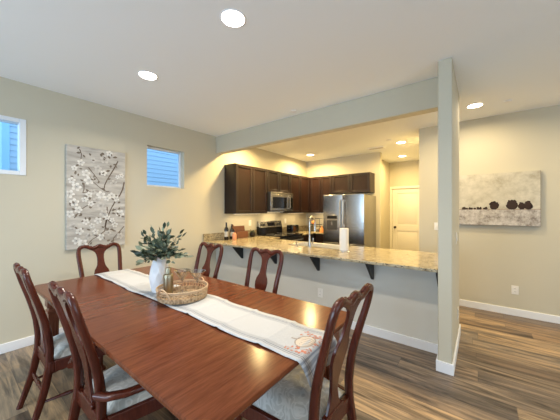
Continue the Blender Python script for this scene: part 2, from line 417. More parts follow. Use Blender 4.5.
# ------------------------------------------------------------------ recessed lights
def downlight(x, y, label, warm, power, spot=2.6, lab='ceiling_light'):
    t = thing(lab, label, 'ceiling light', (x, y, H), 0, 'recessed ceiling lights')
    b = MB((x, y, H)); b.lathe([(.088, 0), (.088, -.003), (.085, -.005), (.080, -.005), (.078, -.002)], (x, y, H), 32, cap=False)
    b.build('trim_ring', 'trim', t)
    MB((x, y, H)).lathe([(.079, -.0015), (.076, -.004), (.03, -.006), (.001, -.0062)], (x, y, H), 32, cap=False).build('lens', 'lenswarm' if warm else 'lens', t)
    l = bpy.data.lights.new('lamp', 'AREA'); l.shape = 'DISK'; l.size = .14; l.energy = power; l.spread = math.radians(168 if warm else 150)
    l.color = (1, .80, .50) if warm == 2 else (1, .72, .31) if warm else (1, .90, .77)
    lo = bpy.data.objects.new('lamp', l); C.objects.link(lo); lo.parent = t; lo.location = (0, 0, -.014)
    return t
DL = 11; KL = 34
downlight(-1.347, 1.214, 'large round recessed light nearest the camera, over the dining table', False, DL)
downlight(-2.576, 1.217, 'round recessed light over the table near the left wall', False, DL)
downlight(-.052, 4.085, 'round recessed light just right of the wing wall', 2, 9)
downlight(-3.20, 5.321, 'round recessed light above the kitchen corner cabinets', True, KL)
downlight(-1.22, 5.431, 'upper of the two round recessed lights in front of the pantry door', True, 26)
downlight(-1.494, 6.80, 'round recessed light closest to the pantry door', True, 14)
for x, y, p, wm in ((-3.2, 3.5, 28, True), (-1.22, 3.5, 14, True), (-1.347, -1.3, DL, False), (1.6, -1.0, DL, False), (1.9, 1.6, DL, False), (1.9, 4.05, 18, 2)):
    l = downlight(x, y, 'round recessed ceiling light outside the photo frame', wm, p)

def small_disc(x, y, r, label, cat, name):
    b = MB((x, y, H)); b.lathe([(r, 0), (r, -.006), (r*.82, -.011), (.001, -.012)], (x, y, H), 24, cap=False)
    return tag(b.build(name, 'trim'), label, cat)
small_disc(.266, 4.161, .042, 'small white round sprinkler cover on the ceiling right of the wing wall', 'sprinkler cover', 'sprinkler_cover')
small_disc(-1.959, 2.839, .04, 'small white round sprinkler cover on the dining ceiling in front of the beam', 'sprinkler cover', 'sprinkler_cover')
small_disc(-1.355, 5.1, .05, 'small white smoke detector on the kitchen ceiling', 'smoke detector', 'smoke_detector')
v_ = thing('ceiling_vent', 'small cream ceiling vent in the kitchen near the recessed light', 'vent', (-1.75, 5.6, H))
b = MB(v_.location); b.box(-1.92, -1.58, 5.52, 5.545, H-.01, H).box(-1.92, -1.58, 5.655, 5.68, H-.01, H).box(-1.92, -1.895, 5.545, 5.655, H-.01, H).box(-1.605, -1.58, 5.545, 5.655, H-.01, H)
b.build('frame', 'trim', v_)
b = MB(v_.location)
for k in range(4): b.box(-1.895, -1.605, 5.553+.028*k, 5.565+.028*k, H-.008, H)
b.build('louver', 'vent', v_)
MB(v_.location).box(-1.895, -1.605, 5.545, 5.655, H-.003, H).build('duct_opening', 'blackmatte', v_)

# ------------------------------------------------------------------ wall plates
def plate(name, label, cat, c, face, kind):
    """c centre on wall, face: 'x+','y-'"""
    t = thing(name, label, cat, c); b = MB(c); x, y, z = c; hw, hh, d = .036, .058, .006
    def bx(b, u0, u1, z0, z1, d0, d1):
        if face == 'x+': b.box(x+d0, x+d1, y+u0, y+u1, z+z0, z+z1)
        else: b.box(x+u0, x+u1, y-d1, y-d0, z+z0, z+z1)
    bx(b, -hw, hw, -hh, hh, 0, d); b.build('cover_plate', 'white', t, .002)
    if kind == 'outlet':
        for s in (-1, 1):
            b = MB(c); bx(b, -.017, .017, s*.022-.014, s*.022+.014, d, d+.002); r = b.build('receptacle', 'white', t, .002)
            b = MB(c)
            for u in (-.007, .005): bx(b, u, u+.002, s*.022-.004, s*.022+.006, d+.002, d+.0026)
            b.build('slot', 'blackmatte', r)
    else:
        b = MB(c); bx(b, -.016, .016, -.032, .032, d, d+.004); b.build('rocker', 'white', t, .002)
    return t
plate('wall_outlet', 'white outlet low on the right wall below the landscape canvas', 'outlet', (.371, YR, .345), 'y-', 'outlet')
plate('wall_outlet', 'white outlet low on the half wall under the granite counter', 'outlet', (-1.641, YB, .349), 'y-', 'outlet')
plate('wall_outlet', 'outlet low on the right side of the wing wall', 'outlet', (X1, 3.36, .32), 'x+', 'outlet')
plate('light_switch', 'light switch on the right side of the wing wall', 'light switch', (X1, 3.14, 1.14), 'x+', 'switch')
plate('light_switch', 'white light switch on the beige wall left of the wing wall', 'light switch', (-.535, YR, 1.17), 'y-', 'switch')
plate('wall_outlet', 'outlet on the kitchen wall between cutting board and range', 'outlet', (XL, 3.84, 1.16), 'x+', 'outlet')
plate('wall_outlet', 'outlet on the kitchen wall right of the range', 'outlet', (XL, 5.06, 1.16), 'x+', 'outlet')

# ------------------------------------------------------------------ kitchen cabinets
def shaker(b, axis, u0, u1, z0, z1, f, sgn, st=.055, th=.02):
    """frame of a shaker door. axis 'y': door spans y on plane x=f facing sgn*x; axis 'x': spans x on plane y=f"""
    def bx(a0, a1, c0, c1, d0, d1):
        lo, hi = sorted((f+sgn*d0, f+sgn*d1))
        if axis == 'y': b.box(lo, hi, a0, a1, c0, c1)
        else: b.box(a0, a1, lo, hi, c0, c1)
    bx(u0, u0+st, z0, z1, 0, th); bx(u1-st, u1, z0, z1, 0, th); bx(u0+st, u1-st, z0, z0+st, 0, th); bx(u0+st, u1-st, z1-st, z1, 0, th)
def panel(b, axis, u0, u1, z0, z1, f, sgn, st=.055):
    lo, hi = sorted((f, f+sgn*.009))
    if axis == 'y': b.box(lo, hi, u0+st, u1-st, z0+st, z1-st)
    else: b.box(u0+st, u1-st, lo, hi, z0+st, z1-st)
def cabinet(name, label, axis, back, front, u0, u1, z0, z1, doors, toe=False, drawers=False, cat='cabinet', group=None, ext=None):
    sgn = 1 if front > back else -1
    loc = ((back+front)/2, (u0+u1)/2, z0) if axis == 'y' else ((u0+u1)/2, (back+front)/2, z0)
    t = thing(name, label, cat, loc, 0, group)
    fr = front - sgn*.02; b = MB(loc); lo, hi = sorted((back, fr))
    zz = z0+.1 if toe else z0
    if axis == 'y': b.box(lo, hi, u0, u1, zz, z1)
    else: b.box(u0, u1, lo, hi, zz, z1)
    if toe:
        lo2, hi2 = sorted((back, fr-sgn*.06))
        if axis == 'y': b.box(lo2, hi2, u0, u1, z0, zz)
        else: b.box(u0, u1, lo2, hi2, z0, zz)
    if ext: b.box(*ext)
    b.build('body', 'espresso', t, .002)
    n = doors; wd = (u1-u0)/n; g = .004
    for i in range(n):
        a, c = u0+wd*i+g, u0+wd*(i+1)-g; zb = zz+g; zt = z1-g
        if drawers:
            b = MB(loc); lo, hi = sorted((fr, front))
            if axis == 'y': b.box(lo, hi, a, c, z1-.16, zt)
            else: b.box(a, c, lo, hi, z1-.16, zt)
            b.build('drawer_front', 'espresso', t, .003); zt = z1-.168
        b = MB(loc); shaker(b, axis, a, c, zb, zt, fr, sgn); dr = b.build('door', 'espresso', t, .005)
        b = MB(loc); panel(b, axis, a, c, zb, zt, fr, sgn); b.build('door_panel', 'espresso_panel', dr)
    return t
WG = 'dark wall cabinets'
UB, UT = 1.358, 2.262
cabinet('wall_cabinet', 'dark two-door wall cabinet left of the microwave with its side facing the dining room', 'y', XL+.004, -3.44, 3.165, 4.032, UB, UT, 2, group=WG)
cabinet('wall_cabinet', 'short dark two-door cabinet directly above the microwave', 'y', XL+.004, -3.44, 4.035, 4.832, 1.80, UT, 2, group=WG)
cabinet('wall_cabinet', 'dark two-door wall cabinet between the microwave and the corner', 'y', XL+.004, -3.44, 4.835, 5.70, UB, UT, 2, group=WG)
cabinet('wall_cabinet', 'dark two-door wall cabinet between the corner and the refrigerator', 'x', YK-.004, 5.705, -3.44, -2.83, UB, UT, 2, group=WG, ext=(XL+.004, -3.44, 5.725, YK-.004, UB, UT))
cabinet('wall_cabinet', 'short dark two-door cabinet directly above the refrigerator', 'x', YK-.004, 5.69, -2.825, -1.91, 1.82, UT, 2, group=WG)
def strip(x0, x1, y0, y1, z, pw, label):  # light strips added under the cabinets to brighten the wall below
    t = thing('under_cabinet_fill', label, 'light', ((x0+x1)/2, (y0+y1)/2, z))
    MB(t.location).box(x0, x1, y0, y1, z-.012, z-.001).build('housing', 'white', t, .002)
    MB(t.location).box(x0+.005, x1-.005, y0+.01, y1-.01, z-.0135, z-.0118).build('lens', 'lensdim', t)
    l = bpy.data.lights.new('lamp', 'AREA'); l.shape = 'RECTANGLE'; l.size = x1-x0; l.size_y = y1-y0; l.energy = pw; l.color = (1, .74, .38)
    lo = bpy.data.objects.new('lamp', l); C.objects.link(lo); lo.parent = t; lo.location = (0, 0, -.016)
strip(-3.60, -3.57, 3.25, 3.95, UB, 1.2, 'added fill light strip under the wall cabinet left of the microwave')
strip(-3.60, -3.57, 4.95, 5.60, UB, 1.1, 'added fill light strip under the wall cabinet right of the microwave')
strip(-3.38, -2.90, 5.85, 5.88, UB, .8, 'added fill light strip under the wall cabinet beside the refrigerator')
BG = 'dark base cabinets'
CB, CT = .862, .893
cabinet('base_cabinet', 'dark base cabinet left of the range under the granite', 'y', XL+.004, -3.14, YB+.125, 4.02, 0, CB, 2, True, True, group=BG)
cabinet('base_cabinet', 'dark base cabinet right of the range below the black toaster', 'y', XL+.004, -3.14, 4.845, YK-.004, 0, CB, 2, True, True, group=BG)
cabinet('base_cabinet', 'dark base cabinet left of the refrigerator, seen behind the faucet', 'x', YK-.004, 5.41, -3.135, -2.84, 0, CB, 1, True, True, group=BG)
# peninsula cabinets: open topped box under the sink
cabinet('base_cabinet', 'dark peninsula base cabinet behind the half wall, nearest the wing wall', 'x', YB+.125, 3.69, -1.42, X0-.01, 0, CB, 2, True, True, group=BG)
t = thing('sink_cabinet', 'dark sink base cabinet behind the half wall below the faucet', 'cabinet', (-1.9, 3.4, 0), 0, BG)
b = MB(t.location); b.box(-2.44, -2.42, YB+.125, 3.67, .1, CB).box(-1.44, -1.42, YB+.125, 3.67, .1, CB).box(-2.42, -1.44, YB+.125, 3.67, .1, .12).box(-2.42, -1.44, 3.65, 3.67, .1, CB).box(-2.44, -1.42, YB+.125, 3.6, 0, .1)
b.build('body', 'espresso', t)
for a, c in ((-2.436, -1.934), (-1.926, -1.424)):
    b = MB(t.location); shaker(b, 'x', a, c, .104, CB-.004, 3.67, 1); dd = b.build('door', 'espresso', t, .005)
    b = MB(t.location); panel(b, 'x', a, c, .104, CB-.004, 3.67, 1); b.build('door_panel', 'espresso_panel', dd)
t = thing('dishwasher', 'stainless dishwasher behind the half wall beside the sink cabinet', 'dishwasher', (-2.75, 3.4, 0))
MB(t.location).box(-3.05, -2.445, YB+.125, 3.66, .0, .858).build('body', 'blackmatte', t)
MB(t.location).box(-3.045, -2.45, 3.66, 3.69, .1, .855).build('door', 'steel', t, .004)
MB(t.location).tube([(-3.0, 3.69, .78), (-3.0, 3.72, .78), (-2.5, 3.72, .78), (-2.5, 3.69, .78)], .009).build('handle', 'chrome', t)

# countertops
CX0, CX1, CY0, CY1 = XL+.002, X0-.003, 2.675, 3.725
SX0, SX1, SY0, SY1 = -2.31, -1.52, 3.235, 3.64
b = MB((-2, 3.2, CT))
poly_boxes = [(CX0, CX1, CY0, SY0), (CX0, SX0, SY0, SY1), (SX1, CX1, SY0, SY1), (CX0, CX1, SY1, CY1), (CX0, -3.105, CY1, 4.022)]
xs = sorted({CX0, CX1, SX0, SX1, -3.105}); ysx = sorted({CY0, CY1, SY0, SY1, 4.022})
vz = {}
def gv(x, y, z):
    k = (x, y, z)
    if k not in vz: vz[k] = b.V(k)
    return vz[k]
def inside(x, y): return any(p[0] < x < p[1] and p[2] < y < p[3] for p in poly_boxes)
for i in range(len(xs)-1):
    for j in range(len(ysx)-1):
        x0, x1, y0, y1 = xs[i], xs[i+1], ysx[j], ysx[j+1]
        if not inside((x0+x1)/2, (y0+y1)/2): continue
        b.F([gv(x0, y0, CT), gv(x1, y0, CT), gv(x1, y1, CT), gv(x0, y1, CT)]); b.F([gv(x0, y1, CB), gv(x1, y1, CB), gv(x1, y0, CB), gv(x0, y0, CB)])
        for dx, dy, e in ((-1, 0, ((x0, y1), (x0, y0))), (1, 0, ((x1, y0), (x1, y1))), (0, -1, ((x0, y0), (x1, y0))), (0, 1, ((x1, y1), (x0, y1)))):
            cx = (x0+x1)/2 + dx*((x1-x0)/2+1e-3); cy = (y0+y1)/2 + dy*((y1-y0)/2+1e-3)
            if not inside(cx, cy): b.F([gv(*e[0], CB), gv(*e[1], CB), gv(*e[1], CT), gv(*e[0], CT)])
top = thing('granite_countertop', 'long speckled beige granite bar counter on the half wall, wrapping to the range', 'countertop', (-2, 3.2, CT))
b.build('slab', 'granite', top, .008, 3)
tag(MB((XL, 3.3, CT)).box(CX0, CX0+.02, CY0+.02, 4.022, CT+.0005, CT+.12).build('backsplash', 'granite', None, .003), 'low granite backsplash strip on the left wall behind bottles and cutting boards', 'backsplash')
t = thing('granite_countertop', 'short granite counter in the kitchen corner right of the range', 'countertop', (-3.4, 5.5, CT))
b = MB(t.location); b.prism([(CX0, 4.842), (-3.105, 4.842), (-3.105, 5.385), (-2.84, 5.385), (-2.84, YK-.002), (CX0, YK-.002)], 'z', CB, CT); b.build('slab', 'granite', t, .006)
tag(MB((XL, 5.4, CT)).box(CX0, CX0+.02, 4.842, YK-.002, CT+.0005, CT+.12).build('backsplash', 'granite', None, .003), 'low granite backsplash strip on the wall behind the black toaster', 'backsplash')
tag(MB((-3.3, YK, CT)).box(CX0+.021, -2.84, YK-.022, YK-.002, CT+.0005, CT+.12).build('backsplash', 'granite', None, .003), 'low granite backsplash strip behind the black wire rack', 'backsplash')

# brackets under the bar
for k, (x, lb) in enumerate(((-3.07, 'black triangular bracket under the bar, leftmost by the left wall'), (-2.37, 'black triangular bracket seen behind the splat of the right far-side chair'),
               (-1.66, 'black triangular bracket under the bar above the half wall outlet'), (-.965, 'black triangular bracket under the bar midway between outlet and wing wall'), (-.3115, 'black bracket under the bar tight against the wing wall'))):
    t = thing('counter_bracket', lb, 'bracket', (x, YB, CB), 0, 'black bar brackets')
    b = MB(t.location); hw = .0135
    b.prism([(YB-.002, CB-.014), (YB-.215, CB-.014), (YB-.215, CB-.03), (YB-.03, CB-.225), (YB-.002, CB-.225)], 'x', x-hw, x+hw)
    b.build('gusset', 'blackmatte', t, .003)
    MB(t.location).box(x-hw, x+hw, YB-.235, YB-.001, CB-.014, CB).build('top_plate', 'blackmatte', t, .002)

# sink
t = thing('kitchen_sink', 'stainless sink set into the granite bar counter', 'sink', ((SX0+SX1)/2, (SY0+SY1)/2, CT))
b = MB(t.location); e = .002; zb = CT-.2; w2 = .012
b.box(SX0+e, SX0+w2, SY0+e, SY1-e, zb, CT+.003).box(SX1-w2, SX1-e, SY0+e, SY1-e, zb, CT+.003).box(SX0+w2, SX1-w2, SY0+e, SY0+w2, zb, CT+.003).box(SX0+w2, SX1-w2, SY1-w2, SY1-e, zb, CT+.003)
b.box(SX0+w2, SX1-w2, SY0+w2, SY1-w2, zb, zb+.008); b.build('basin', 'satin', t, .003)
b = MB(t.location); zr = CT
b.box(SX0-.018, SX1+.018, SY0-.018, SY0+.004, zr, zr+.005).box(SX0-.018, SX1+.018, SY1-.004, SY1+.018, zr, zr+.005).box(SX0-.018, SX0+.004, SY0+.004, SY1-.004, zr, zr+.005).box(SX1-.004, SX1+.018, SY0+.004, SY1-.004, zr, zr+.005)
b.build('rim', 'steel', t, .002)
MB(t.location).lathe([(.04, .008), (.04, .011), (.02, .011), (.018, .009)], ((SX0+SX1)/2, (SY0+SY1)/2, zb), 20).build('drain', 'chrome', t)
# faucet
fx, fy = -1.915, 3.165
t = thing('kitchen_faucet', 'tall brushed nickel gooseneck faucet behind the sink', 'faucet', (fx, fy, CT))
b = MB(t.location); b.lathe([(.030, 0), (.030, .008), (.025, .014), (.022, .06), (.018, .075), (.016, .16)], (fx, fy, CT), 20)
b.build('body', 'chrome', t)
pts = [(fx, fy, CT+.15)] + [(fx+.02*math.sin(PI*k/12/1.0)*0, fy+.075-.075*math.cos(PI*k/12), CT+.355+.085*math.sin(PI*k/12)) for k in range(13)] + [(fx, fy+.15, CT+.33)]
MB(t.location).tube(pts, .0125, 12).build('spout', 'chrome', t)
MB(t.location).lathe([(.014, .0), (.018, -.02), (.020, -.09), (.022, -.115), (.015, -.12)], (fx, fy+.15, CT+.335), 16).build('spray_head', 'chrome', t)
MB(t.location).tube([(fx+.02, fy, CT+.05), (fx+.045, fy, CT+.055), (fx+.055, fy, CT+.075), (fx+.06, fy, CT+.14)], [.010, .010, .007, .006]).build('lever_handle', 'chrome', t)
sx_, sy_ = -2.14, 3.165
t = thing('soap_dispenser', 'small nickel soap pump left of the faucet', 'soap dispenser', (sx_, sy_, CT))
MB(t.location).lathe([(.020, 0), (.020, .006), (.012, .012), (.010, .045), (.014, .055), (.014, .065)], (sx_, sy_, CT), 16).build('pump', 'chrome', t)
MB(t.location).tube([(sx_, sy_, CT+.06), (sx_, sy_+.03, CT+.068), (sx_, sy_+.08, CT+.058)], .006).build('nozzle', 'chrome', t)
# paper towels
px, py = -1.385, 3.14
t = thing('paper_towel_holder', 'upright paper towel roll on a steel holder on the bar counter', 'paper towels', (px, py, CT))
MB(t.location).lathe([(.078, 0), (.078, .006), (.070, .011), (.006, .012)], (px, py, CT), 32).build('base', 'chrome', t)
MB(t.location).lathe([(.006, .010), (.006, .318), (.010, .322), (.011, .333), (.006, .342), (.001, .344)], (px, py, CT), 12, cap=False).build('pole', 'chrome', t)
b = MB(t.location); b.lathe([(.020, .014), (.056, .014), (.057, .02), (.057, .288), (.056, .294), (.020, .294), (.020, .014)], (px, py, CT), 36, cap=False)
b.build('towel_roll', 'paper', t)

# ------------------------------------------------------------------ refrigerator
t = thing('refrigerator', 'stainless french-door refrigerator with dispenser in the kitchen', 'refrigerator', (-2.335, 5.6, 0))
fx0, fx1, fyf = -2.80, -1.868, 5.20; o_ = t.location
b = MB(o_); b.box(fx0+.004, fx1-.004, fyf+.085, YK-.02, .01, 1.745); b.build('body', 'steel', t, .006)
mid = (fx0+fx1)/2
def bowed(b, xa, xb, z0, z1, yf, yb, bow=.018, n=10):
    """door slab with a gently bowed front"""
    pl = [(xa, yb)] + [(xa+(xb-xa)*k/n, yf + bow*(abs(2*k/n-1)**2.5)) for k in range(n+1)] + [(xb, yb)]
    b.prism(pl, 'z', z0, z1)
for (a, c, nm) in ((fx0, mid-.004, 'left'), (mid+.004, fx1, 'right')):
    b = MB(o_); bowed(b, a, c, .72, 1.758, fyf, fyf+.08)
    dr = b.build('door', 'steel', t, .006, smooth=25)
    hx = mid-.035 if nm == 'left' else mid+.035
    pts = [(hx, fyf+.01, .82), (hx, fyf-.045, .85)] + [(hx, fyf-.045-.016*math.sin(PI*k/8), .85+.76*k/8) for k in range(1, 8)] + [(hx, fyf-.045, 1.61), (hx, fyf+.01, 1.64)]
    MB(o_).bar(pts, .030, .026, (1, 0, 0)).build('handle', 'polished', dr)
    if nm == 'left':
        xa, xb = a+.09, c-.10
        q = MB(o_).box(xa, xb, fyf-.006, fyf+.01, .98, 1.32).build('dispenser', 'chrome', dr, .004)
        MB(o_).box(xa+.015, xb-.015, fyf-.009, fyf-.004, 1.0, 1.20).build('dispenser_recess', 'darksteel', q)
        MB(o_).box(xa+.02, xb-.02, fyf-.010, fyf-.004, 1.235, 1.30).build('dispenser_display', 'display', q)
        MB(o_).box((xa+xb)/2-.02, (xa+xb)/2+.02, fyf-.022, fyf-.008, 1.09, 1.17).build('dispenser_paddle', 'chrome', q, .003)
b = MB(o_); bowed(b, fx0, fx1, .06, .71, fyf, fyf+.08, .01); dr = b.build('freezer_drawer', 'steel', t, .006, smooth=25)
MB(o_).bar([(fx0+.08, fyf+.01, .64), (fx0+.1, fyf-.05, .64), (fx1-.1, fyf-.05, .64), (fx1-.08, fyf+.01, .64)], .024, .024, (0, 0, 1)).build('handle', 'chrome', dr)
MB(o_).box(fx0+.02, fx1-.02, fyf+.05, fyf+.1, 0, .06).build('kick_grille', 'blackmatte', t)

# ------------------------------------------------------------------ microwave
my0, my1, mz0, mz1, mxf = 4.04, 4.828, 1.385, 1.797, -3.355
t = thing('microwave', 'stainless over-the-range microwave under the short cabinet', 'microwave', (-3.55, 4.43, mz0)); o_ = t.location
MB(o_).box(XL+.001, mxf-.03, my0, my1, mz0, mz1).build('body', 'blackmatte', t, .003)
dw = my1-.20
b = MB(o_); b.box(mxf-.03, mxf, my0, dw, mz0+.03, mz1-.045); dr = b.build('door', 'steel', t, .005)
MB(o_).box(mxf, mxf+.003, my0+.06, dw-.05, mz0+.08, mz1-.10).build('window', 'glassblack', dr)
MB(o_).box(mxf-.03, mxf, dw+.002, my1, mz0+.03, mz1-.045).build('control_panel', 'steel', t, .004)
MB(o_).box(mxf, mxf+.002, dw+.07, my1-.02, mz0+.07, mz1-.09).build('keypad', 'glassblack', t)
MB(o_).box(mxf-.03, mxf-.002, my0, my1, mz1-.043, mz1).build('vent_grille', 'steel', t, .003)
MB(o_).box(mxf-.03, mxf-.008, my0, my1, mz0, mz0+.028).build('lower_vent', 'blackmatte', t, .003)
MB(o_).bar([(mxf-.005, dw+.03, mz0+.07), (mxf+.04, dw+.03, mz0+.09), (mxf+.04, dw+.03, mz1-.10), (mxf-.005, dw+.03, mz1-.08)], .020, .018, (0, 1, 0)).build('handle', 'chrome', dr)

MB(o_).box(-3.60, -3.52, 4.20, 4.66, mz0-.004, mz0+.002).build('task_light', 'lensdim', t)
l = bpy.data.lights.new('lamp', 'AREA'); l.shape = 'RECTANGLE'; l.size = .08; l.size_y = .46; l.energy = 1.3; l.color = (1, .74, .38)
lo = bpy.data.objects.new('lamp', l); C.objects.link(lo); lo.parent = t; lo.location = (-.01, 0, -.008)
# ------------------------------------------------------------------ range
ry0, ry1, rxf = 4.032, 4.832, -3.09
t = thing('range', 'black and stainless electric range below the microwave', 'range', (-3.42, 4.43, 0)); o_ = t.location
MB(o_).box(XL+.03, rxf-.02, ry0+.003, ry1-.003, .0, .895).build('body', 'black', t, .003)
MB(o_).box(XL+.03, rxf, ry0, ry1, .895, .912).build('cooktop', 'glassblack', t, .004)
for (x, y, r) in ((-3.27, 4.22, .10), (-3.27, 4.62, .085), (-3.53, 4.22, .075), (-3.53, 4.62, .10)):
    MB(o_).lathe([(r, 0), (r, .0008), (r-.004, .0008), (r-.004, 0)], (x, y, .912), 28, cap=False).build('burner_ring', 'vent', t)
b = MB(o_); b.hexa([(XL+.005, ry0, .912), (XL+.09, ry0, .912), (XL+.09, ry1, .912), (XL+.005, ry1, .912)], [(XL+.005, ry0, 1.075), (XL+.075, ry0, 1.075), (XL+.075, ry1, 1.075), (XL+.005, ry1, 1.075)])
b.build('backguard', 'black', t, .003)
b = MB(o_); b.hexa([(XL+.005, ry0+.01, 1.045), (XL+.095, ry0+.01, 1.045), (XL+.095, ry1-.01, 1.045), (XL+.005, ry1-.01, 1.045)], [(XL+.005, ry0+.01, 1.185), (XL+.055, ry0+.01, 1.185), (XL+.055, ry1-.01, 1.185), (XL+.005, ry1-.01, 1.185)])
cp = b.build('control_panel', 'steel', t, .006)
nx = Vector((.14, 0, .04)).normalized()
for y in (ry0+.075, ry0+.155, ry1-.155, ry1-.075):
    MB(o_).lathe([(.024, 0), (.022, .018), (.018, .022), (.001, .022)], (XL+.078, y, 1.11), 18, nx, cap=False).build('knob', 'blackmatte', cp)
b = MB(o_); b.hexa([(XL+.07, 4.31, 1.075), (XL+.0885, 4.31, 1.075), (XL+.0885, 4.55, 1.075), (XL+.07, 4.55, 1.075)], [(XL+.05, 4.31, 1.155), (XL+.0695, 4.31, 1.155), (XL+.0695, 4.55, 1.155), (XL+.05, 4.55, 1.155)])
b.build('display', 'display', cp)
od = MB(o_).box(rxf-.02, rxf+.015, ry0+.006, ry1-.006, .20, .86).build('oven_door', 'black', t, .005)
MB(o_).tube([(rxf+.01, ry0+.06, .80), (rxf+.05, ry0+.06, .80), (rxf+.05, ry1-.06, .80), (rxf+.01, ry1-.06, .80)], .011).build('handle', 'chrome', od)
MB(o_).box(rxf-.02, rxf+.010, ry0+.006, ry1-.006, .04, .19).build('warming_drawer', 'black', t, .004)

# ------------------------------------------------------------------ things on the counter
def bottle(x, y, r, h, label, m='winebottle', lab=True, cat='bottle', name='wine_bottle'):
    t = thing(name, label, cat, (x, y, CT))
    MB(t.location).lathe([(r*.9, 0), (r, .006), (r, h*.58), (r*.9, h*.65), (r*.4, h*.76), (r*.36, h*.95), (r*.42, h*.955), (r*.42, h)], (x, y, CT), 20).build('body', m, t)
    if lab: MB(t.location).lathe([(r+.0008, h*.18), (r+.0008, h*.48)], (x, y, CT), 20, cap=False).build('label', 'label', t)
    return t
bottle(-3.60, 3.085, .037, .31, 'tall dark bottle with pale label on the counter by the cabinets, leftmost')
bottle(-3.62, 3.235, .035, .27, 'shorter dark bottle behind the peach soap bottle')
t = thing('soap_bottle', 'small peach coloured soap bottle with pale pump on the counter', 'soap bottle', (-3.47, 3.16, CT))
MB(t.location).lathe([(.036, 0), (.038, .006), (.038, .09), (.030, .115), (.014, .122), (.013, .135)], (-3.47, 3.16, CT), 20).build('body', 'amber', t)
MB(t.location).lathe([(.012, .135), (.012, .15), (.005, .152), (.005, .172), (.010, .173), (.010, .18)], (-3.47, 3.16, CT), 12).build('pump', 'blackmatte', t)
def board(yc, wid, hgt, x, lean, m, label, hole=False):
    t = thing('cutting_board', label, 'cutting board', (x, yc, CT)); dx = lean
    b = MB(t.location); th = .018
    b.hexa([(x, yc-wid/2, CT), (x+th, yc-wid/2, CT), (x+th, yc+wid/2, CT), (x, yc+wid/2, CT)],
           [(x-dx, yc-wid/2, CT+hgt), (x-dx+th, yc-wid/2, CT+hgt), (x-dx+th, yc+wid/2, CT+hgt), (x-dx, yc+wid/2, CT+hgt)])
    b.build('board', m, t, .005)
    if hole:
        b = MB(t.location); b.hexa([(x-dx, yc-wid/2+.02, CT+hgt), (x-dx+th, yc-wid/2+.02, CT+hgt), (x-dx+th, yc-wid/2+.07, CT+hgt), (x-dx, yc-wid/2+.07, CT+hgt)],
           [(x-dx-.004, yc-wid/2+.035, CT+hgt+.03), (x-dx+th-.004, yc-wid/2+.035, CT+hgt+.03), (x-dx+th-.004, yc-wid/2+.055, CT+hgt+.03), (x-dx-.004, yc-wid/2+.055, CT+hgt+.03)])
        b.build('handle_tab', m, t, .004)
board(3.46, .34, .225, -3.675, .04, 'board', 'taller dark wooden cutting board leaning on the kitchen wall', True)
board(3.50, .29, .12, -3.62, .015, 'board_light', 'lower wooden board standing in front of the taller cutting board')
t = thing('potted_plant', 'small dark round pot with green leaves beside the cutting boards', 'potted plant', (-3.60, 3.76, CT))
MB(t.location).lathe([(.035, 0), (.055, .02), (.062, .05), (.050, .085), (.046, .09), (.042, .07), (.001, .07)], (-3.60, 3.76, CT), 22, cap=False).build('pot', 'bronze', t)
b = MB(t.location); rnd = random.Random(4)
def leaf(b, p, d, ln, wd, up=Vector((0, 0, 1)), curl=.12):
    p = Vector(p); d = Vector(d).normalized(); sd = d.cross(up)
    if sd.length < 1e-3: sd = Vector((1, 0, 0))
    sd.normalize(); nn = sd.cross(d); rows = []
    for k, wv in ((0, .06), (.25, .75), (.5, 1), (.75, .72), (1, .04)):
        c = p + d*ln*k - nn*curl*ln*(k**2)
        rows.append([b.V(c - sd*wd/2*wv + nn*wd*.10*wv), b.V(c), b.V(c + sd*wd/2*wv + nn*wd*.10*wv)])
    for r0, r1 in zip(rows, rows[1:]): b.F([r0[0], r0[1], r1[1], r1[0]]); b.F([r0[1], r0[2], r1[2], r1[1]])
for k in range(26):
    a = rnd.uniform(0, 2*PI); e = rnd.uniform(.2, 1.3)
    leaf(b, (-3.60+.015*math.cos(a), 3.76+.015*math.sin(a), CT+.075), (math.cos(a)*math.cos(e), math.sin(a)*math.cos(e), math.sin(e)), rnd.uniform(.05, .09), .03)
b.build('foliage', 'leaf', t)
t = thing('toaster', 'black toaster on the counter right of the range', 'toaster', (-3.47, 5.02, CT)); o_ = t.location
MB(o_).box(-3.60, -3.42, 4.90, 5.17, CT+.01, CT+.185).build('body', 'black', t, .02, 4)
MB(o_).box(-3.55, -3.53, 4.94, 5.13, CT+.184, CT+.187).box(-3.49, -3.47, 4.94, 5.13, CT+.184, CT+.187).build('slot', 'steel', t)
MB(o_).box(-3.53, -3.49, 4.878, 4.90, CT+.10, CT+.115).build('lever', 'blackmatte', t, .003)
MB(o_).box(-3.59, -3.43, 4.91, 5.16, CT, CT+.012).build('base', 'blackmatte', t)
t = thing('wire_rack', 'black wire rack standing in the kitchen corner behind the faucet', 'rack', (-3.28, 5.72, CT)); o_ = t.location
b = MB(o_)
for x in (-3.45, -3.13):
    for y in (5.64, 5.86): b.tube([(x, y, CT), (x, y, CT+.33)], .006)
for z in (.02, .17, .32):
    b.tube([(-3.45, 5.64, CT+z), (-3.13, 5.64, CT+z), (-3.13, 5.86, CT+z), (-3.45, 5.86, CT+z)], .005, closed=True)
    if z < .3:
        for k in range(1, 8): b.tube([(-3.45+.04*k, 5.64, CT+z), (-3.45+.04*k, 5.86, CT+z)], .003, 6)
b.build('frame', 'blackmatte', t)
for k, (x, y, z, r, m_, lb, nm, ct) in enumerate(((-3.36, 5.73, .176, .045, 'orange', 'orange fruit on the middle shelf of the wire rack', 'orange', 'fruit'),)):
    b = MB((x, y, CT+z)); b.lathe([(.001, 0)]+[(r*math.sin(PI*j/10), r-r*math.cos(PI*j/10)) for j in range(1, 10)]+[(.001, 2*r)], (x, y, CT+z), 16); tag(b.build(nm, m_), lb, ct)
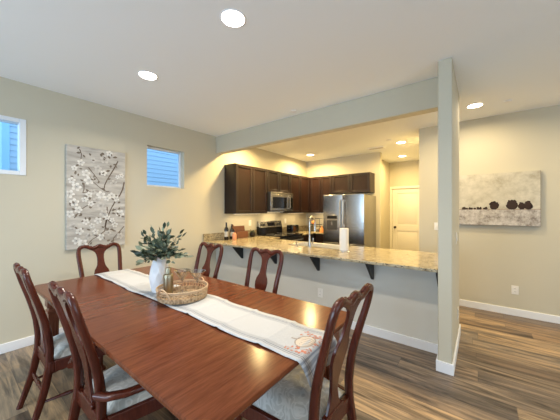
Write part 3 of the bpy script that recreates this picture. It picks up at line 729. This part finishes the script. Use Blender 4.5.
b = MB((-3.24, 5.75, CT+.026)); b.lathe([(.03, 0), (.04, .004), (.085, .055), (.09, .06), (.084, .058), (.04, .012), (.001, .010)], (-3.24, 5.75, CT+.026), 24, cap=False)
tag(b.build('bowl', 'cream'), 'cream bowl on the bottom shelf of the wire rack', 'bowl')
b = MB((-3.10, 5.50, CT)); b.lathe([(.05, 0), (.052, .008), (.045, .07), (.02, .10), (.012, .125), (.016, .135), (.001, .14)], (-3.02, 5.55, CT), 20, cap=False)
tag(b.build('ceramic_jar', 'orange'), 'orange domed jar on the counter just right of the faucet spout', 'jar')

# ------------------------------------------------------------------ dining table
TX0, TX1, TY0, TY1, TZ = -3.10, -.63, .462, 1.60, .762
t = thing('dining_table', 'long glossy cherry dining table with clipped corners', 'table', ((TX0+TX1)/2, (TY0+TY1)/2, 0)); o_ = t.location
def outline(ins):
    x0, x1, y0, y1 = TX0+ins, TX1-ins, TY0+ins, TY1-ins; r = .045; P = []
    for cx, cy, a0 in ((x1-r, y1-r, 0), (x0+r, y1-r, PI/2), (x0+r, y0+r, PI), (x1-r, y0+r, 3*PI/2)):
        for k in range(5): P.append((cx+r*math.cos(a0+PI/2*k/4), cy+r*math.sin(a0+PI/2*k/4)))
    return P
b = MB(o_); rings = [[b.V((x, y, z)) for x, y in outline(i)] for i, z in ((.020, TZ-.034), (.004, TZ-.026), (0, TZ-.018), (0, TZ-.008), (.004, TZ-.001), (.008, TZ))]
n = len(rings[0])
for a, c in zip(rings, rings[1:]):
    for i in range(n): b.F([a[i], a[(i+1) % n], c[(i+1) % n], c[i]])
b.F(rings[0][::-1]); b.F(rings[-1]); b.build('tabletop', 'table', t, smooth=0)
b = MB(o_)
for x in (-2.275, -1.865, -1.455): b.box(x-.0014, x+.0014, TY0+.010, TY1-.010, TZ-.001, TZ+.0008)
b.build('leaf_seam', 'table_leg', t)
a_ = .09
b = MB(o_); b.box(TX0+a_, TX1-a_, TY0+a_, TY0+a_+.02, .655, .728).box(TX0+a_, TX1-a_, TY1-a_-.02, TY1-a_, .655, .728).box(TX0+a_, TX0+a_+.02, TY0+a_+.02, TY1-a_-.02, .655, .728).box(TX1-a_-.02, TX1-a_, TY0+a_+.02, TY1-a_-.02, .655, .728)
b.build('apron', 'table_leg', t, .004)
for x in (TX0+a_+.03, TX1-a_-.03):
    for y in (TY0+a_+.03, TY1-a_-.03):
        b = MB(o_); s2 = math.sqrt(2); q = PI/4
        b.lathe([(r*s2, z) for r, z in ((.020, 0), (.026, .01), (.028, .05), (.036, .46), (.038, .52), (.044, .53), (.044, .545), (.034, .555), (.034, .57), (.046, .58), (.046, .728))], (x, y, 0), 4, rot=q)
        lg = b.build('leg', 'table_leg', t, .003, smooth=20)
        b = MB(o_)
        for s in (-1, 1):
            for u in (-.011, .011):
                b.box(x+u-.003, x+u+.003, y+s*.0345-.004, y+s*.0345+.004, .12, .44); b.box(x+s*.0345-.004, x+s*.0345+.004, y+u-.003, y+u+.003, .12, .44)
        b.build('reeding', 'table_leg', lg)

# ------------------------------------------------------------------ chairs
def yb(z):   # back curve (side view), front is +y
    P = [(0, -.10), (.12, -.062), (.25, -.025), (.40, -.002), (.50, 0), (.60, -.008), (.70, -.028), (.80, -.055), (.90, -.085), (1.0, -.112), (1.06, -.125)]
    for (z0, a), (z1, c) in zip(P, P[1:]):
        if z <= z1:
            k = (z-z0)/(z1-z0); return a+(c-a)*k
    return P[-1][1]
def cush(b, hf, hb, d, z0, hgt, n=10):
    """domed trapezoid cushion"""
    def f(u, v, top):
        y = .025 + (d-.05)*v; hw = (hb+(hf-hb)*v) - .012; x = -hw+2*hw*u
        e = (1-abs(2*u-1)**4)*(1-abs(2*v-1)**4); return (x, y, z0+hgt*max(e, 0)**.45 if top else z0)
    b.grid(lambda u, v: f(u, v, True), n, n); b.grid(lambda u, v: (f(u, v, False)[0], f(u, v, False)[1], z0-.01), 1, 1)
def make_chair(label, arms=False, hw=.0):
    t = thing('dining_chair', label, 'chair', (0, 0, 0), 0, 'mahogany dining chairs')
    WX = .0; sh = .212+WX*.35
    XS = [(0, .20), (.2, .193), (.36, .188), (.50, .188), (.62, .189), (.75, .195), (.86, .203), (.94, .208), (.985, .205)]
    XS = [(z, x-.015) for z, x in XS]
    # back frame: stile - crest - stile
    left = [(-x, z) for z, x in XS if z >= .36]
    q = .192
    crest = [(-q+.008, 1.007), (-q+.022, 1.024), (-q+.048, 1.032), (-.118, 1.028), (-.090, 1.014), (-.064, 1.007), (-.038, 1.012), (-.018, 1.024), (0, 1.029)]
    path = left + crest + [(-x, z) for x, z in crest[::-1][1:]] + [(-x, z) for x, z in left[::-1]]
    # subdivide lightly (Catmull-Rom)
    P = []; k = len(path)
    for i in range(k-1):
        p0, p1, p2, p3 = path[max(i-1, 0)], path[i], path[i+1], path[min(i+2, k-1)]
        for s in (0, .5):
            P.append(tuple(.5*((2*p1[j])+(-p0[j]+p2[j])*s+(2*p0[j]-5*p1[j]+4*p2[j]-p3[j])*s*s+(-p0[j]+3*p1[j]-3*p2[j]+p3[j])*s**3) for j in (0, 1)))
    P.append(path[-1])
    b = MB(); b.bar([(x, yb(z), z) for x, z in P], [.040 if z < .97 else .037 for x, z in P], [.044 if z < .55 else (.044-.012*(z-.55)/.4 if z < .95 else .031) for x, z in P])
    b.build('back_frame', 'chair', t, smooth=50)
    # splat: crest fillet down through neck, vase, foot
    SP = [(.432, .070), (.445, .066), (.48, .045), (.53, .032), (.58, .034), (.64, .050), (.70, .068), (.74, .072), (.775, .064), (.80, .048), (.825, .038), (.86, .033), (.90, .032), (.935, .036), (.96, .046), (.98, .066), (.996, .098), (1.012, .116)]
    b = MB(); rows = []
    for z, x in SP:
        y = yb(z); zc = z
        rows.append([b.V((sx*x, y+dy, zc if x < .08 or sx else zc)) for dy in (-.008, .008) for sx in (-1, -.5, 0, .5, 1)])
    for r0, r1 in zip(rows, rows[1:]):
        for j in range(4): b.F([r0[j], r0[j+1], r1[j+1], r1[j]]); b.F([r0[5+j+1], r0[5+j], r1[5+j], r1[5+j+1]])
        b.F([r0[0], r1[0], r1[5], r0[5]]); b.F([r0[4], r0[9], r1[9], r1[4]])
    b.F([rows[0][j] for j in (0, 1, 2, 3, 4, 9, 8, 7, 6, 5)]); b.F([rows[-1][j] for j in (5, 6, 7, 8, 9, 4, 3, 2, 1, 0)])
    b.build('splat', 'chair', t, .003, smooth=45)
    # carved shell and scrolls on the crest
    b = MB(); y = yb(1.02)
    for a in range(-3, 4):
        an = a*.36; b.tube([(0, y, 1.014), (.026*math.sin(an), y-.001, 1.022+.020*math.cos(an))], [.004, .0065], 7)
    b.build('carved_shell', 'chair', t)
    for s in (-1, 1):
        b = MB()
        for k, (x, z) in enumerate(((-.050, 1.020), (-.078, 1.022), (-.105, 1.034), (-.138, 1.041))):
            b.lathe([(.001, -.007), (.007, -.004), (.009, 0), (.007, .004), (.001, .007)], (s*x, yb(z), z+.006), 8)
        b.build('carved_scroll', 'chair', t)
    # rear legs
    for s in (-1, 1):
        zz = [0, .05, .1, .16, .22, .28, .34, .40]
        def xs_(z):
            for (z0, a), (z1, c) in zip(XS, XS[1:]):
                if z <= z1: return a+(c-a)*(z-z0)/(z1-z0)
        MB().bar([(s*xs_(z), yb(z), z) for z in zz], [.030, .031, .033, .035, .037, .039, .040, .040], [.034, .035, .038, .041, .044, .047, .048, .046]).build('rear_leg', 'chair', t, smooth=50)
    # seat rails
    hb, hf, d = .205, (.295 if arms else .255), .45
    b = MB(); zt, zb = .424, .352
    b.hexa([(-hb, -.012, zb), (hb, -.012, zb), (hb, .018, zb), (-hb, .018, zb)], [(-hb, -.012, zt), (hb, -.012, zt), (hb, .018, zt), (-hb, .018, zt)])
    b.hexa([(-hf, d-.025, zb), (hf, d-.025, zb), (hf, d, zb), (-hf, d, zb)], [(-hf, d-.025, zt), (hf, d-.025, zt), (hf, d, zt), (-hf, d, zt)])
    for s in (-1, 1):
        q1 = [(s*hb, .018), (s*hf, d-.025), (s*(hf-.025), d-.025), (s*(hb-.025), .018)]
        if s > 0: q1 = q1[::-1]
        b.hexa([(x, y, zb) for x, y in q1], [(x, y, zt) for x, y in q1])
    b.build('seat_rail', 'chair', t, .004)
    MB().box(-.085, .085, -.016, .014, zt-.002, zt+.022).build('splat_shoe', 'chair', t, .006, 3)
    b = MB(); cush(b, hf-.012, hb-.012, d, .420, .052); b.build('seat', 'seat', t, smooth=60)
    # front cabriole legs
    for s in (-1, 1):
        x0, y0 = s*(hf-.03), d-.03
        prof = [(0, 0, .42, .050), (0, 0, .38, .052), (.012, .012, .35, .056), (.016, .016, .30, .048), (.010, .010, .22, .036), (.0, .0, .13, .029), (-.002, -.002, .07, .026), (.004, .004, .035, .032), (.014, .014, .018, .048), (.014, .014, 0, .044)]
        b = MB(); b.bar([(x0+s*a, y0+c, z) for a, c, z, r in prof], [r for *_, r in prof], [r for *_, r in prof]); b.build('front_leg', 'chair', t, smooth=50)
    # stretchers
    def turned(p0, p1):
        p0, p1 = Vector(p0), Vector(p1); ln = (p1-p0).length
        return MB().lathe([(.008, 0), (.009, ln*.1), (.013, ln*.3), (.010, ln*.36), (.015, ln*.4), (.012, ln*.5), (.015, ln*.6), (.010, ln*.64), (.013, ln*.7), (.009, ln*.9), (.008, ln)], p0, 10, p1-p0)
    for s in (-1, 1):
        turned((s*.176, yb(.17)+.012, .17), (s*(hf-.026), d-.04, .17)).build('side_stretcher', 'chair', t)
    turned((-(.20+WX), .20, .17), (.20+WX, .20, .17)).build('cross_stretcher', 'chair', t)
    turned((-.172, yb(.23), .23), (.172, yb(.23), .23)).build('rear_stretcher', 'chair', t)
    if arms:
        for s in (-1, 1):
            pts = [(s*.192, -.028, .553), (s*.250, .0, .556), (s*.296, .06, .560), (s*.322, .13, .565), (s*.330, .20, .568), (s*.322, .26, .568), (s*.310, .30, .560)]
            P2 = []
            for i in range(len(pts)-1):
                a, c = Vector(pts[i]), Vector(pts[i+1]); P2 += [a, (a+c)/2]
            P2.append(Vector(pts[-1]))
            n2 = len(P2)
            ar = MB().bar(P2, [.040]*3+[.042]*(n2-6)+[.046, .046, .030], [.034]*3+[.030]*(n2-6)+[.030, .030, .020], (0, 0, 1)).build('armrest', 'chair', t, smooth=50)
            MB().bar([(s*.268, .27, .39), (s*.285, .255, .44), (s*.312, .24, .50), (s*.320, .25, .56)], [.036, .030, .026, .030], [.030, .026, .024, .028]).build('arm_support', 'chair', t, smooth=50)
    return t
side = make_chair('mahogany side chair, left of the two on the near side of the table')
side.location = (-2.425, .425, 0)
armc = make_chair('mahogany armchair with curved armrest on the near side of the table, at bottom left', True)
armc.location = (-1.612, .460, 0)
dup(side, (-2.405, 1.725, 0), PI, 'mahogany side chair on the far side of the table, the left one behind the basket')
dup(side, (-1.638, 1.790, 0), PI, 'mahogany side chair on the far side of the table, the right one before the bar')
dup(side, (-3.215, 1.045, 0), -PI/2, 'mahogany side chair at the far head of the table below the floral canvas')
dup(side, (-.572, 1.166, 0), math.radians(87), 'mahogany side chair at the near right head of the table, back to the camera')

# ------------------------------------------------------------------ table runner
RX0, RX1, RY0, RY1 = TX0-.0, TX1, .925, 1.245
def runner_pt(u, v, off=0):
    ln = (RX1-RX0)+.15+.05; s = u*ln - .05     # arc length from the far table end; 5 cm hang at the far end
    y = RY0+(RY1-RY0)*v
    wv = .0022*math.sin(s*20+v*2)*(1 if .05 < s < RX1-RX0-.05 else 0) + .0018*math.sin(s*7+v*5)
    if .05 < s < .85 or 1.6 < s < RX1-RX0-.05: wv += .0055*math.exp(-((s % .30 - .15)/.013)**2)
    y += .006*math.sin(s*5.5) + (.004*math.sin(s*13) if v > .5 else .004*math.cos(s*11))
    z = TZ+.0062+wv+off
    if s < 0: return (TX0-.007-off, y, TZ+.002+s)
    L_ = RX1-RX0
    if s <= L_: return (RX0+s, y, z)
    e = s-L_
    r = min(e, .012); y2 = y + e*.45 + .04*e*math.sin(v*9)
    return (RX1+.008*min(1, e/.012)+.012*math.sin(v*8+1)*min(1, e/.1)**1+.012*min(1, e/.05)+off, y2, TZ+.006-max(0, e-.004)*.96+off*.3)
t = thing('table_runner', 'white table runner with grey edge stripes and a pumpkin print along the table', 'table runner', (-1.9, 1.08, TZ)); o_ = t.location
b = MB(o_); b.grid(runner_pt, 260, 14, True); r_ = b.build('cloth', 'runner', t, smooth=60)
sm = r_.modifiers.new('thickness', 'SOLIDIFY'); sm.thickness = .0016; sm.offset = 1
# printed pumpkin and leaves near the hanging end
Ltot = (RX1-RX0)+.20
def pr(b, pts): # closed small polygon in (s, v) cloth space, s = x measured back from the table end
    vs = [b.V(runner_pt(1-(.15+s)/Ltot, v, .0024)) for s, v in pts]; b.F(vs)
def blob(b, s, v, rs, rv, n=8, rot=0):
    pr(b, [(s+rs*math.cos(2*PI*k/n+rot), v+rv*math.sin(2*PI*k/n+rot)) for k in range(n)])
def stroke(b, pts, wd):
    for (s0, v0), (s1, v1) in zip(pts, pts[1:]):
        dx, dy = (s1-s0), (v1-v0)*.32; l = math.hypot(dx, dy) or 1; nx_, ny_ = -dy/l*wd/2, dx/l*wd/2/.32
        pr(b, [(s0-nx_, v0-ny_), (s1-nx_, v1-ny_), (s1+nx_, v1+ny_), (s0+nx_, v0+ny_)])
rnd = random.Random(11)
b = MB(o_); b.use('print_pale'); blob(b, .055, .50, .045, .17, 14)
b.use('print_grey')
for k in range(-3, 4):
    w_k = .048*k/3
    stroke(b, [(.055+.046*math.cos(a)*1.0, .50+.165*k/3*math.sin(a)) for a in [PI*j/8 for j in range(9)]], .0035)
stroke(b, [(.10, .50), (.118, .48), (.132, .47)], .009)
stroke(b, [(.055+.05*math.cos(a), .50+.18*math.sin(a)) for a in [2*PI*j/16 for j in range(17)]], .003)
b.use('print_orange')
for k in range(34):
    sd = rnd.choice((-1, 1)); s = rnd.uniform(.0, .11); v = .5+sd*rnd.uniform(.16, .33)
    blob(b, s, v, rnd.uniform(.004, .009), rnd.uniform(.012, .028), 6, rnd.uniform(0, 3))
for sd in (-1, 1): stroke(b, [(.01, .5+sd*.18), (.05, .5+sd*.25), (.10, .5+sd*.28)], .0025)
for k in range(26): blob(b, rnd.uniform(-.01, .004), rnd.uniform(.2, .8), .005, .012, 5, rnd.uniform(0, 3))
b.build('printed_pumpkin', 'print_orange', t, smooth=0)

# ------------------------------------------------------------------ vase with branches
vx, vy = -2.015, 1.045
t = thing('vase', 'white faceted ceramic vase left of the basket on the runner', 'vase', (vx, vy, TZ+.0125)); z0 = TZ+.0125
prof = [(.052, 0), (.062, .02), (.074, .07), (.079, .12), (.070, .18), (.055, .235), (.043, .265), (.046, .28)]
b = MB(t.location); n = 11; rings = []
for k, (r, z) in enumerate(prof):
    rings.append([b.V((vx+r*math.cos(2*PI*(i+.5*(k % 2))/n), vy+r*math.sin(2*PI*(i+.5*(k % 2))/n), z0+z)) for i in range(n)])
for k in range(len(rings)-1):
    A, B_ = rings[k], rings[k+1]
    for i in range(n):
        j = (i+1) % n
        if k % 2 == 0: b.F([A[i], A[j], B_[i]]); b.F([A[j], B_[j], B_[i]])
        else: b.F([A[i], A[j], B_[j]]); b.F([A[i], B_[j], B_[i]])
b.F(rings[0][::-1])
inn = [b.V((vx+.038*math.cos(2*PI*(i+.5)/n), vy+.038*math.sin(2*PI*(i+.5)/n), z0+.278)) for i in range(n)]
low = [b.V((vx+.040*math.cos(2*PI*(i+.5)/n), vy+.040*math.sin(2*PI*(i+.5)/n), z0+.15)) for i in range(n)]
for i in range(n):
    j = (i+1) % n; b.F([rings[-1][i], rings[-1][j], inn[j], inn[i]]); b.F([inn[i], inn[j], low[j], low[i]])
b.F(low)
b.build('body', 'vase', t, smooth=8)
zt = z0+.275
t = thing('leafy_branches', 'spray of dark green leafy branches standing in the white vase', 'foliage', (vx, vy, zt-.12)); o_ = t.location
rnd = random.Random(21)
bs = MB(o_); bl = MB(o_); bp = MB(o_); bd = MB(o_)
# right-of-camera direction in the room and away direction are mixed so the spray is round
for k in range(74):
    a = 2*PI*k*.381966; el = math.radians(rnd.choice((14, 26, 38, 50, 62, 75))+rnd.uniform(-8, 8)); ln = rnd.uniform(.09, .205)*(1.0 if el < .8 else 1.22)
    if k % 4 == 0: ln *= .6
    d = Vector((math.cos(a)*math.cos(el), math.sin(a)*math.cos(el), math.sin(el)))
    p0 = Vector((vx, vy, zt-.11)); p1 = Vector((vx+d.x*.032, vy+d.y*.032, zt+.005)); pts = [p0, p1]
    for j in range(1, 6):
        f = j/5; pts.append(p1 + d*ln*f + Vector((0, 0, -.045*f*f*math.cos(el))))
    bs.tube(pts, [.0022]*2+[.0020, .0018, .0015, .0012, .0009], 5)
    nl = 5
    for j in range(nl):
        f = .25+.75*j/(nl-1); q = p1+d*ln*f+Vector((0, 0, -.045*f*f*math.cos(el)))
        sdv = d.cross(Vector((0, 0, 1))); sdv = sdv.normalized() if sdv.length > .1 else Vector((1, 0, 0))
        aa = rnd.uniform(-.6, .6)
        sd = (sdv*math.cos(aa)+d.cross(sdv)*math.sin(aa))*(1 if j % 2 else -1)
        dd = (d*rnd.uniform(.5, 1.1)+sd*rnd.uniform(.6, 1.0)) if j < nl-1 else d
        tgt = rnd.choice((bl, bl, bl, bd, bd, bp))
        leaf(tgt, q, dd, rnd.uniform(.044, .066), rnd.uniform(.022, .031), Vector((rnd.uniform(-1, 1), rnd.uniform(-1, 1), rnd.uniform(-.2, 1))), rnd.uniform(.05, .25))
bs.build('stems', 'stem', t); 
for o, mm in ((bl, 'leaf'), (bd, 'leafdark'), (bp, 'leafpale')):
    x = o.build('leaves', mm, t)

# ------------------------------------------------------------------ basket tray
bx, by, br = -1.755, 1.085, .178; bz = TZ+.0125; bhh = .078
t = thing('wicker_basket', 'round open wicker tray basket with loop handles on the table runner', 'basket', (bx, by, bz)); o_ = t.location
b = MB(o_); b.lathe([(.001, 0), (br-.012, 0), (br-.012, .007), (.001, .007)], (bx, by, bz), 40, cap=False)
for k in range(1, 12):
    b.tube([(bx+(.014*k)*math.cos(2*PI*j/32), by+(.014*k)*math.sin(2*PI*j/32), bz+.0075) for j in range(32)], .004, 6, True)
b.build('base', 'wicker', t)
b = MB(o_)
for k in (0, 1, 2, 3, 4, 8):     # woven band
    z = bz+.006+.0062*k
    b.tube([(bx+(br-.010+.001*k+.0035*math.sin(j*PI+k*PI))*math.cos(2*PI*j/56), by+(br-.010+.001*k+.0035*math.sin(j*PI+k*PI))*math.sin(2*PI*j/56), z+.0012*math.sin(j*1.7+k)) for j in range(56)], .0042, 5, True)
b.build('woven_band', 'wicker', t)
b = MB(o_)
for j in range(44):
    a = 2*PI*j/44; c, s = math.cos(a), math.sin(a)
    b.tube([(bx+(br-.006)*c, by+(br-.006)*s, bz+.006), (bx+(br+.001)*c, by+(br+.001)*s, bz+bhh-.004)], .0024, 5)
b.build('spokes', 'wickerlight', t)
b = MB(o_)
for z, r, q in ((bz+bhh, .0048, 0), (bz+bhh-.009, .004, -.001)):
    b.tube([(bx+(br+.001+q)*math.cos(2*PI*j/48), by+(br+.001+q)*math.sin(2*PI*j/48), z) for j in range(48)], r, 7, True)
b.build('rim', 'wickerlight', t)
for am in (-76, 104):
    b = MB(o_); P = []
    for k in range(13):
        f = k/12; a = math.radians(am + (-19+38*f)); rr = br+.010+.004*math.sin(PI*f)
        P.append((bx+rr*math.cos(a), by+rr*math.sin(a), bz+.035+.068*math.sin(PI*f)**.7))
    b.tube(P, .005, 7); b.build('loop_handle', 'wickerlight', t)
# cocktail shaker
sx2, sy2 = -1.815, 1.005; sz = bz+.012
t = thing('cocktail_shaker', 'brushed gold cocktail shaker standing in the basket', 'cocktail shaker', (sx2, sy2, sz))
MB(t.location).lathe([(.028, 0), (.030, .004), (.034, .12), (.034, .135), (.001, .135)], (sx2, sy2, sz), 28, cap=False).build('cup', 'gold', t)
MB(t.location).lathe([(.0345, .135), (.0345, .158), (.031, .163), (.018, .166), (.017, .168)], (sx2, sy2, sz), 28, cap=False).build('shoulder', 'gold', t)
MB(t.location).lathe([(.017, .168), (.019, .170), (.0185, .205), (.015, .212), (.001, .213)], (sx2, sy2, sz), 24, cap=False).build('cap', 'gold', t)
# martini glasses
def martini(x, y, z, tilt, az, label):
    t = thing('martini_glass', label, 'glass', (x, y, z), 0, 'martini glasses'); t.scale = (1.15,)*3; t.rotation_euler = (tilt*math.cos(az), tilt*math.sin(az), 0)
    b = MB(); r = .052
    b.lathe([(.001, .076), (.0045, .078), (r, .150), (r-.0018, .1502), (.003, .080), (.001, .0795)], (0, 0, 0), 28, cap=False)
    b.build('bowl', 'clear', t)
    MB().lathe([(r-.002, .1492), (r+.001, .1500), (r-.0004, .1512), (r-.0022, .1504)], (0, 0, 0), 28, cap=False).build('rim', 'clear', t)
    MB().lathe([(.034, 0), (.034, .002), (.006, .004), (.003, .008), (.003, .072), (.006, .078)], (0, 0, 0), 20).build('stem', 'clear', t)
martini(-1.80, 1.11, bz+.013, .0, 0, 'left martini glass in the basket, half behind the shaker')
martini(-1.688, 1.165, bz+.013, .0, 0, 'right martini glass in the basket, farther from the shaker')

# ------------------------------------------------------------------ floral canvas
ay0, ay1, az0, az1 = .842, 1.457, .968, 2.174; ax = XL+.001; af = XL+.036
t = thing('floral_canvas', 'tall canvas of white blossoms on dark twigs on the left wall', 'wall art', (XL, (ay0+ay1)/2, az0)); o_ = t.location
MB(o_).box(ax, af, ay0, ay1, az0, az1).build('canvas', 'art_floral', t, .002)
b = MB(o_); rnd = random.Random(5); aw, ah = ay1-ay0, az1-az0; LAY = [0]
def ap(u, v): return (af+.0006+LAY[0], ay0+aw*min(.995, max(.005, u)), az1-ah*min(.997, max(.003, v)))
def apoly(P): b.F([b.V(ap(u, v)) for u, v in P])
def aline(P, w0, w1):
    for i in range(len(P)-1):
        (u0, v0), (u1, v1) = P[i], P[i+1]; dx, dy = (u1-u0)*aw, (v1-v0)*ah; l = math.hypot(dx, dy) or 1
        wa = w0+(w1-w0)*i/(len(P)-1); wb = w0+(w1-w0)*(i+1)/(len(P)-1)
        nx_, ny_ = -dy/l, dx/l
        apoly([(u0-nx_*wa/aw, v0-ny_*wa/ah), (u1-nx_*wb/aw, v1-ny_*wb/ah), (u1+nx_*wb/aw, v1+ny_*wb/ah), (u0+nx_*wa/aw, v0+ny_*wa/ah)])
b.use('twig')
aline([(.86, .10), (.80, .17), (.73, .24), (.66, .31), (.62, .36), (.60, .42), (.66, .43), (.70, .425)], .007, .0045)
aline([(.98, .32), (.95, .40), (.90, .46), (.82, .52), (.74, .60), (.68, .68), (.64, .76), (.62, .84)], .008, .006)
aline([(.66, .59), (.66, .66), (.64, .74), (.62, .80)], .006, .006)
aline([(.27, .36), (.27, .42), (.25, .455), (.40, .43), (.52, .43)], .005, .003)
aline([(.12, .70), (.22, .62), (.34, .57), (.44, .55)], .005, .003)
aline([(.98, .80), (.88, .86), (.78, .92), (.76, .99)], .005, .003)
aline([(.34, .20), (.44, .27), (.52, .33)], .005, .003); aline([(.20, .03), (.23, .08), (.22, .13)], .005, .003)
aline([(.60, .42), (.50, .38), (.42, .34)], .005, .003); aline([(.62, .84), (.52, .88), (.40, .92), (.30, .98)], .005, .003)
LAY[0] = .0004
b.use('artleaf')
def aleaf(u, v, an, ln, wd):
    c, s = math.cos(an), math.sin(an)
    apoly([(u+(c*x-s*y)/aw, v+(s*x+c*y)/ah) for x, y in ((0, 0), (ln*.35, wd/2), (ln*.7, wd*.4), (ln, 0), (ln*.7, -wd*.4), (ln*.35, -wd/2))])
for k in range(46): aleaf(rnd.uniform(.05, .92), rnd.uniform(.03, .97), rnd.uniform(0, 6.28), rnd.uniform(.035, .06), rnd.uniform(.018, .030))
cl = [(.62, .10), (.22, .16), (.30, .26), (.12, .22), (.5, .2), (.35, .33), (.6, .24), (.85, .27), (.78, .34), (.93, .25), (.15, .40), (.08, .34), (.42, .44), (.35, .47), (.55, .47), (.28, .52), (.48, .52), (.66, .50), (.74, .47), (.82, .5), (.55, .58), (.38, .56), (.12, .55), (.18, .62), (.6, .66), (.66, .7), (.75, .73), (.8, .78), (.1, .78), (.2, .83), (.4, .78), (.46, .84), (.35, .88), (.55, .9), (.3, .74), (.15, .92), (.68, .86), (.9, .66), (.05, .66), (.05, .47), (.9, .9), (.5, .73), (.25, .95), (.7, .03), (.42, .12)]
for i, (u, v) in enumerate(cl):
    n5 = 5; a0 = rnd.uniform(0, 6); R_ = rnd.uniform(.024, .047); LAY[0] = .0008+.00012*(i % 12)
    b.use('petal' if i % 4 else 'petal2')
    for k in range(n5):
        a = a0+2*PI*k/n5; c, s = math.cos(a), math.sin(a); P = []
        for q in range(10):
            th_ = 2*PI*q/10; x = R_*.62+R_*.55*math.cos(th_); y = R_*.42*math.sin(th_); P.append((u+(c*x-s*y)/aw, v+(s*x+c*y)/ah))
        apoly(P)
    LAY[0] += .0001; b.use('artleaf'); apoly([(u+.005*math.cos(q)/aw, v+.005*math.sin(q)/ah) for q in (0, 1, 2, 3, 4, 5)])
LAY[0] = .0026
for k in range(34): aleaf(rnd.uniform(.05, .92), rnd.uniform(.03, .97), rnd.uniform(0, 6.28), rnd.uniform(.03, .05), rnd.uniform(.015, .024))
b.build('painted_blossoms', None, t, smooth=0)

# ------------------------------------------------------------------ landscape canvas
lx0, lx1, lz0, lz1 = -.415, .611, 1.214, 1.932; ly = YR-.045
t = thing('landscape_canvas', 'wide canvas of dark trees on a pale horizon on the right wall', 'wall art', ((lx0+lx1)/2, YR, lz0)); o_ = t.location
hz = lz0+.305*(lz1-lz0)
b = MB(o_); b.use('art_sky').box(lx0, lx1, ly, YR-.001, hz, lz1); b.use('art_field').box(lx0, lx1, ly, YR-.001, lz0, hz)
b.use('canvas_dark').box(lx1, lx1+.003, ly+.001, YR-.001, lz0, lz1).box(lx0, lx1, ly+.001, YR-.001, lz0-.003, lz0)
b.build('canvas', None, t, smooth=0)
b = MB(o_); rnd = random.Random(9); b.use('arttree')
LW = lx1-lx0; LH = lz1-lz0; lay = 0
def blobp(x, z, rx, rz, jag=.18, n=16):
    global lay; lay += 1
    b.F([b.V((x+rx*math.cos(2*PI*k/n)*(1+rnd.uniform(-jag, jag)), ly-.0006-.00008*(lay % 12), max(hz-.004, z+rz*math.sin(2*PI*k/n)*(1+rnd.uniform(-jag, jag))))) for k in range(n)])
def U(u):
    t_ = (u-280)/259; s_, c_2 = math.sin(math.radians(37.7)), math.cos(math.radians(37.7)); return ly*(-s_+t_*c_2)/(c_2+t_*s_)
for u0, u1, h_ in ((489.3, 499, .115), (505.6, 518, .137), (518.5, 525, .10), (524, 532.6, .115)):
    xa_, xb_ = U(u0), U(u1); xc, rx = (xa_+xb_)/2, (xb_-xa_)/2; blobp(xc, hz+h_*.42, rx*.92, h_*.48, .12)
    for k in range(18):
        an = rnd.uniform(0, 6.28); blobp(xc+rx*.78*math.cos(an), hz+h_*.45+h_*.42*math.sin(an), rnd.uniform(.008, .017), rnd.uniform(.008, .017), .35, 8)
for u in (463, 464.5, 467, 470, 471.5, 475, 478, 480.5, 484, 486): blobp(U(u), hz+.012, rnd.uniform(.010, .018), rnd.uniform(.012, .030), .3, 10)
b.use('arthorizon')
b.F([b.V(p) for p in ((lx0, ly-.0004, hz-.004), (lx1, ly-.0004, hz-.004), (lx1, ly-.0004, hz+.003), (lx0, ly-.0004, hz+.003))])
b.build('painted_trees', None, t, smooth=0)
